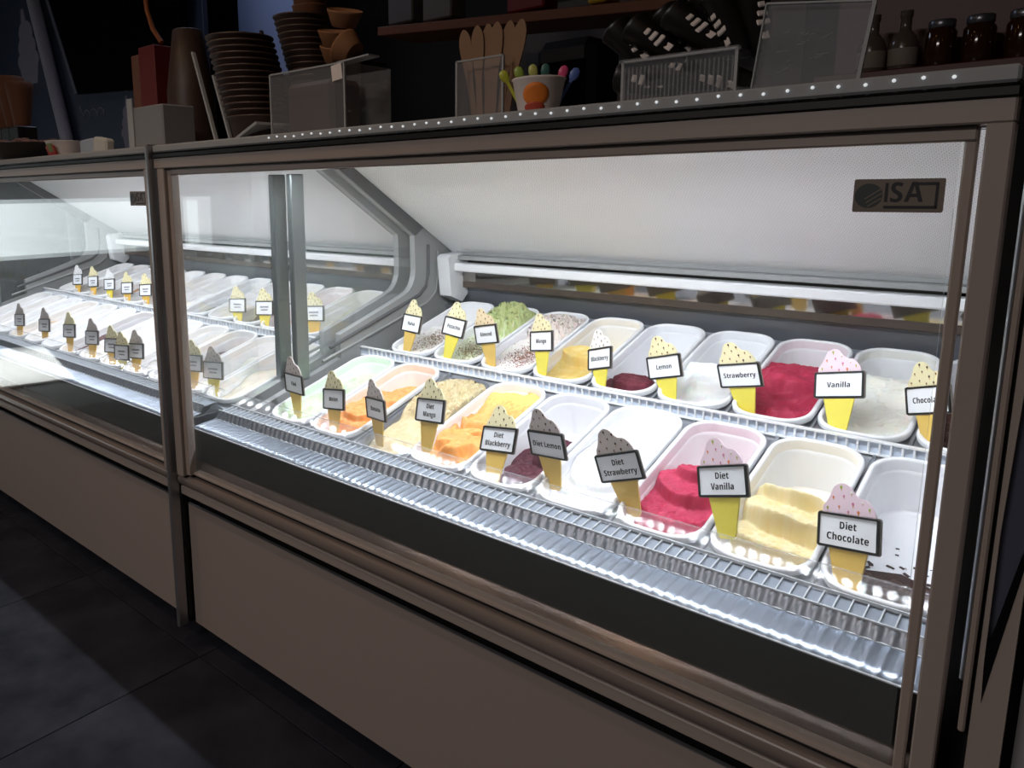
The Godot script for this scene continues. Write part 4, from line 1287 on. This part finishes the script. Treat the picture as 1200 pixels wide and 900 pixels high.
	cup_stack(Vector3(0.315, y, -0.27), 0.062, 18, 0.0145, 0.36, "taller leaning stack of dark nested paper tubs behind the wide one", false)
	# grey box, red bag, brown cup stack
	t = thing("grey_box", "frosted grey plastic box with a pale paper behind its corner, left of the tub stacks", "box", Vector3(-0.245, y, -0.15))
	part("body", box(Vector3(0, 0.060, 0), Vector3(0.19, 0.12, 0.10), 0.004), mat("frosted", Color(0.50, 0.50, 0.51), 0.5), t)
	part("pale_strip", box(Vector3(-0.07, 0.070, 0.052), Vector3(0.030, 0.15, 0.003)), M.acrylic_edge, t)
	t = thing("red_box", "dark red and brown box behind the grey plastic box", "box", Vector3(-0.69, y, -0.40))
	part("brown_side", box(Vector3(-0.04, 0.17, 0), Vector3(0.05, 0.34, 0.10), 0.003), mat("brown_box", Color(0.45, 0.28, 0.19), 0.6), t)
	part("red_side", box(Vector3(0.035, 0.18, 0), Vector3(0.10, 0.36, 0.10), 0.003), mat("red_box", Color(0.42, 0.09, 0.09), 0.6), t)
	t = thing("orange_strap", "thin orange strap hanging down to the dark red box", "strap", Vector3(-0.62, 1.70, -0.39))
	part("strap", MB.new().tube([Vector3(-0.09, 0.20, 0), Vector3(-0.078, 0.11, 0), Vector3(-0.05, 0.05, 0), Vector3(0, 0, 0)], 0.008, 8).done(), mat("orange_strap", Color(0.60, 0.32, 0.13), 0.6), t)
	t = thing("brown_cup_stack", "dim brown tapering stack of cups between the red box and the tub stacks", "cup stack", Vector3(-0.40, y, -0.35))
	part("stack", MB.new().lathe([Vector2(0.075, 0.0), Vector2(0.072, 0.19), Vector2(0.045, 0.37), Vector2(0.040, 0.372)], 28).done(), M.cup_brown, t)
	# left case: dish, fruit cup, packets, cones
	t = thing("clear_jug", "clear plastic jug with a pale spout at the left edge of the counter", "jug", Vector3(-1.30, y, -0.06))
	acrylic_box(t, 0.10, 0.08, 0.09)
	part("spout", box(Vector3(0.06, 0.045, 0.05), Vector3(0.014, 0.09, 0.012), 0.004, Basis(Vector3.BACK, 0.25)), M.acrylic_edge, t)
	t = thing("topping_dish", "low dark dish of brown and pinkish toppings on the left case", "dish", Vector3(-1.10, y, -0.15))
	part("dish", MB.new().lathe([Vector2(0.10, 0.0), Vector2(0.105, 0.002), Vector2(0.15, 0.06), Vector2(0.155, 0.062), Vector2(0.148, 0.058), Vector2(0.10, 0.006)], 32).done(), M.cup_black, t)
	var top := MB.new()
	for i in 60:
		var a := r.randf() * TAU
		var d := sqrt(r.randf()) * 0.13
		top.box(Vector3(cos(a) * d, 0.058 + r.randf_range(0, 0.03) * (1.0 - d / 0.14), sin(a) * d), Vector3(0.03, 0.02, 0.03), 0.008, Basis(Vector3.UP, r.randf() * 3.0))
	var tp := part("toppings", top.done(), mat("toppings", Color(0.42, 0.30, 0.28), 0.7), t)
	tp.set_meta("kind", "stuff")
	t = thing("fruit_cup", "small red and green printed cup on the left case", "paper cup", Vector3(-0.81, y, -0.13))
	part("body", MB.new().lathe([Vector2(0.045, 0.0), Vector2(0.062, 0.055), Vector2(0.064, 0.057), Vector2(0.060, 0.055)], 28).done(), M.paper, t)
	part("red_print", box(Vector3(0.010, 0.022, 0.0515), Vector3(0.06, 0.040, 0.006), 0.002, Basis(Vector3.RIGHT, 0.3)), mat("cup_red", Color(0.62, 0.16, 0.13), 0.6), t)
	part("green_print", box(Vector3(0.014, 0.034, 0.0565), Vector3(0.036, 0.028, 0.005), 0.002, Basis(Vector3.RIGHT, 0.3)), mat("cup_green", Color(0.40, 0.44, 0.18), 0.6), t)
	for i in 2:
		t = thing("paper_packet", ["pale blue striped paper packet beside the red fruit cup", "off white paper packet nearest the grey box on the left case"][i], "packet", Vector3(-0.66 + i * 0.09, y, -0.14))
		part("packet", box(Vector3(0, 0.028, 0), Vector3(0.085, 0.056, 0.03), 0.006, Basis(Vector3.BACK, 0.05 - 0.2 * i)), mat("packet%d" % i, [Color(0.62, 0.66, 0.72), Color(0.74, 0.73, 0.70)][i], 0.6), t)
	for i in 4:
		t = thing("cone_bundle", "brown wafer cone standing in the cluster at the far left, %s" % ["leftmost", "second", "third", "rightmost"][i], "ice cream cone", Vector3(-1.83 + i * 0.085, y, -0.30), "wafer cones at the far left")
		part("cone", MB.new().lathe([Vector2(0.03, 0.16), Vector2(0.05, 0.30), Vector2(0.054, 0.355 - 0.03 * (i % 2)), Vector2(0.046, 0.365 - 0.03 * (i % 2))], 20).done(), M.wafer_dark, t)
		part("holder", box(Vector3(0, 0.08, 0), Vector3(0.08, 0.16, 0.08), 0.003), M.cup_black, t)


func cup_stack(where: Vector3, rad: float, n: int, step: float, lean: float, label: String, rails: bool) -> void:
	var t := thing("cup_dispenser", ("clear dispenser frame with pale edges holding the wide tub stack" if rails else "dark dispenser frame around the taller tub stack"), "dispenser", where)
	t.basis = Basis(Vector3.BACK, lean)
	var m: Material = M.acrylic_edge if rails else M.cup_black
	var h := n * step + 0.06
	part("upright", box(Vector3(-rad - 0.012, h * 0.5, rad * 0.8), Vector3(0.006, h * 1.02, 0.010), 0.001), m, t)
	part("upright", box(Vector3(-rad - 0.055, h * 0.45, rad * -0.2), Vector3(0.006, h * 0.9, 0.010), 0.001), m, t)
	part("foot", box(Vector3(-0.01, 0.004, 0), Vector3(rad * 2.6, 0.006, rad * 2)), M.acrylic_edge, t)
	var cup := MB.new().lathe([Vector2(rad * 0.84, 0.0), Vector2(rad * 0.86, 0.001), Vector2(rad, 0.040), Vector2(rad * 1.06, 0.0415), Vector2(rad * 1.06, 0.045), Vector2(rad * 0.98, 0.045), Vector2(rad * 0.85, 0.004)], 28).done()
	for i in n:
		var c := thing("nested_tub", ("dark nested paper tub, %s in the wide leaning stack" if rails else "dark nested paper tub, %s in the taller stack behind") % (["topmost", "second from the top", "third from the top", "fourth from the top", "fifth from the top", "sixth from the top", "seventh from the top", "eighth from the top", "ninth from the top"][n - 1 - i] if n - 1 - i < 9 else ["bottom one", "second from the bottom", "third from the bottom", "fourth from the bottom", "fifth from the bottom", "sixth from the bottom", "seventh from the bottom", "eighth from the bottom", "ninth from the bottom"][i]), "paper tub", where + Vector3(-tan(lean) * i * step, 0.010 + i * step, 0), "nested tubs of the wide stack" if rails else "nested tubs of the taller stack")
		part("tub", cup, M.cup_brown, c)


# ---------------------------------------------------------------- behind the counter
func back_things() -> void:
	var blue := mat("board_blue", Color(0.20, 0.235, 0.32), 0.6)
	var chalk := mat("chalk", Color(0.52, 0.50, 0.56), 0.8)
	var t := thing("menu_wall", "dark blue partition board with chalk ice cream drawings behind the left case", "board", Vector3(-3.5, 0, -1.18))
	part("board", box(Vector3(0.15, 1.55, 0), Vector3(3.6, 2.9, 0.03), 0.003), blue, t)
	for i in 2:
		var d := MB.new()
		var c: Vector3 = [Vector3(-0.08, 2.10, 0.017), Vector3(1.19, 1.56, 0.017)][i]
		var s: float = [1.0, 0.62][i]
		for k in 3:
			var o := PackedVector2Array()
			for j in 20:
				var a := TAU * j / 20
				o.append(Vector2(cos(a) * (0.17 - 0.03 * k) * s, sin(a) * 0.075 * s))
			d.prism(o, at_xf(c + Vector3(0, (-0.02 + 0.085 * k) * s, 0.001 * k)), 0.003)
		d.prism(v2([-0.16 * s, -0.01 * s, -0.11 * s, -0.17 * s, 0.11 * s, -0.17 * s, 0.16 * s, -0.01 * s]), at_xf(c + Vector3(0, 0, -0.0012)), 0.003)
		d.prism(v2([-0.06 * s, 0.20 * s, -0.05 * s, 0.30 * s, -0.01 * s, 0.30 * s, 0.02 * s, 0.20 * s]), at_xf(c), 0.003)
		part("chalk_drawing", d.done(), chalk, t)
	var sc := MB.new()
	var pts := []
	for i in 40:
		var a := i * 0.62
		pts.append(Vector3(0.60 + i * 0.0085 + 0.016 * sin(a), 1.685 + 0.022 * cos(a) + (0.03 if i == 0 else 0.0), 0.018))
	sc.tube(pts, 0.0035, 6)
	part("chalk_scribble", sc.done(), chalk, t)
	t = thing("white_pole", "slanting white pole in front of the dark blue board", "pole", Vector3(-3.02, 1.33, -1.12))
	part("pole", MB.new().tube([Vector3(0, -1.3, 0), Vector3(0, 0.23, 0), Vector3(-0.33, 1.15, 0)], 0.04, 10).done(), mat("pole", Color(0.62, 0.61, 0.66), 0.5), t)
	t = thing("menu_screen", "black switched off menu screen hanging before the dark blue board", "screen", Vector3(-2.25, 1.75, -1.09))
	part("screen", MB.new().prism(v2([-0.47, 0.03, -0.95, 1.0, 0.75, 0.75, 0.60, -0.03]), Transform3D(), 0.04).done(), M.black_gloss, t)
	part("rim", MB.new().tube([Vector3(-0.48, 0.03, 0.02), Vector3(-0.96, 1.0, 0.02)], 0.012, 6).done(), mat("screen_rim", Color(0.35, 0.35, 0.38), 0.5), t)
	t = thing("pale_door", "pale blue grey door panel in the dark behind the tub stacks", "door panel", Vector3(-1.62, 0, -1.62))
	part("panel", box(Vector3(0, 1.25, 0), Vector3(0.52, 2.4, 0.03), 0.003), mat("pale_blue", Color(0.62, 0.68, 0.84), 0.5), t)
	part("edge", box(Vector3(0.27, 1.25, 0.005), Vector3(0.03, 2.42, 0.03), 0.003), mat("door_edge", Color(0.45, 0.36, 0.30), 0.6), t)
	# back counter and shelves
	t = thing("back_counter", "dark wooden back counter behind the display cases", "counter", Vector3(0.6, 0, -1.9))
	part("body", box(Vector3(0, 0.55, -0.3), Vector3(3.6, 1.1, 0.5)), M.black, t)
	part("worktop", box(Vector3(0, 1.12, -0.28), Vector3(3.6, 0.04, 0.6), 0.003), mat("dark_wood", Color(0.24, 0.14, 0.10), 0.5), t)
	t = thing("wall_shelf", "brown wooden shelf high behind the spoon cup", "shelf", Vector3(0.1, 1.82, -1.55))
	part("board", box(Vector3(0, 0, 0), Vector3(1.5, 0.034, 0.25), 0.002, Basis(Vector3.BACK, -0.075)), mat("shelf_wood", Color(0.45, 0.25, 0.14), 0.5), t)
	var items := [[-0.56, 0.15, 0.14, 0.17, Color(0.34, 0.31, 0.30), "bag", "grey patterned paper bag on the left of the high shelf"], [-0.36, 0.14, 0.15, 0.16, Color(0.38, 0.34, 0.32), "bag", "mottled grey paper bag beside the other bag on the high shelf"], [0.06, 0.15, 0.16, 0.16, Color(0.46, 0.08, 0.07), "box", "red box on the high brown shelf"], [0.35, 0.10, 0.07, 0.12, Color(0.75, 0.62, 0.12), "box", "small yellow box on the high brown shelf"]]
	for q in items:
		t = thing("shelf_" + q[5], q[6], q[5], Vector3(q[0], 1.853 - 0.075 * (q[0] - 0.1), -1.52))
		part("body", box(Vector3(0, q[3] * 0.5, 0), Vector3(q[2], q[3], 0.10), 0.006), mat("shelf_%s" % q[6].left(9), q[4], 0.6), t)
		part("flap", box(Vector3(0, q[3], 0), Vector3(q[2] * 0.9, 0.012, 0.07), 0.003), M["shelf_%s" % q[6].left(9)], t)
	t = thing("grey_wall_panel", "dim brownish grey wall panel behind the spoon cup", "wall panel", Vector3(0.3, 1.14, -1.95))
	part("panel", box(Vector3(0, 0.42, 0), Vector3(1.15, 0.84, 0.02)), mat("dim_panel", Color(0.33, 0.29, 0.27), 0.7), t)
	t = thing("black_appliance", "black rounded appliance behind the spoon cup", "appliance", Vector3(0.355, 1.14, -1.35))
	part("body", box(Vector3(0, 0.27, 0), Vector3(0.22, 0.56, 0.2), 0.03), M.black, t)
	part("face", box(Vector3(0, 0.30, 0.101), Vector3(0.17, 0.36, 0.01), 0.004), M.black_gloss, t)
	part("base_stand", box(Vector3(0, -0.0, 0), Vector3(0.26, 0.02, 0.24), 0.004), M.black, t)
	t = thing("appliance_table", "dark narrow table under the black appliance and the glass jars", "table", Vector3(0.9, 0, -1.15))
	part("table_top", box(Vector3(0, 1.11, -0.15), Vector3(1.9, 0.03, 0.5), 0.003), M.dark_wood, t)
	for sx in [-0.9, 0.9]:
		part("leg", box(Vector3(sx, 0.55, -0.15), Vector3(0.05, 1.1, 0.4)), M.black, t)
	t = thing("jar_rack", "dark reddish wooden rack carrying bottles and jars at the right", "rack", Vector3(1.42, 1.125, -1.02))
	part("board", box(Vector3(0, 0.318, 0), Vector3(0.46, 0.022, 0.16), 0.002), mat("red_wood", Color(0.30, 0.11, 0.07), 0.45), t)
	for sx in [-0.2, 0.2]:
		part("support", box(Vector3(sx, 0.155, 0), Vector3(0.03, 0.31, 0.12), 0.002), M.black, t)
	part("back", box(Vector3(0, 0.55, -0.09), Vector3(0.46, 0.50, 0.015)), M.red_wood, t)
	var jar := MB.new().lathe([Vector2(0.026, 0.0), Vector2(0.028, 0.004), Vector2(0.028, 0.070), Vector2(0.022, 0.080)], 24).done()
	var lid := MB.new().lathe([Vector2(0.023, 0.080), Vector2(0.024, 0.082), Vector2(0.024, 0.094), Vector2(0.022, 0.096)], 24).done()
	var bottle := MB.new().lathe([Vector2(0.026, 0.0), Vector2(0.028, 0.004), Vector2(0.028, 0.055), Vector2(0.022, 0.072), Vector2(0.011, 0.085), Vector2(0.010, 0.11), Vector2(0.012, 0.112), Vector2(0.012, 0.125)], 24).done()
	mat("jar_glass", Color(0.20, 0.11, 0.07), 0.1)
	mat("bottle_glass", Color(0.34, 0.30, 0.27), 0.2)
	for i in 5:
		var is_b := i < 2
		t = thing("bottle" if is_b else "glass_jar", ["dim pale bottle right behind the acrylic stand", "second dim bottle, right of the pale one", "brown glass jar, left of the three on the dark rack", "brown glass jar, middle of the three on the dark rack", "brown glass jar, nearest the right edge"][i], "bottle" if is_b else "jar", Vector3([1.285, 1.345, 1.41, 1.475, 1.545][i], 1.4545, -1.01))
		part("glass", bottle if is_b else jar, M.bottle_glass if is_b else M.jar_glass, t)
		if is_b:
			part("paper_label", MB.new().lathe([Vector2(0.0284, 0.012), Vector2(0.0286, 0.013), Vector2(0.0286, 0.046), Vector2(0.0284, 0.047)], 24, Transform3D(), false).done(), mat("bottle_label%d" % i, Color(0.5, 0.46, 0.42), 0.7), t)
		else:
			part("lid", lid, M.dark_steel, t)
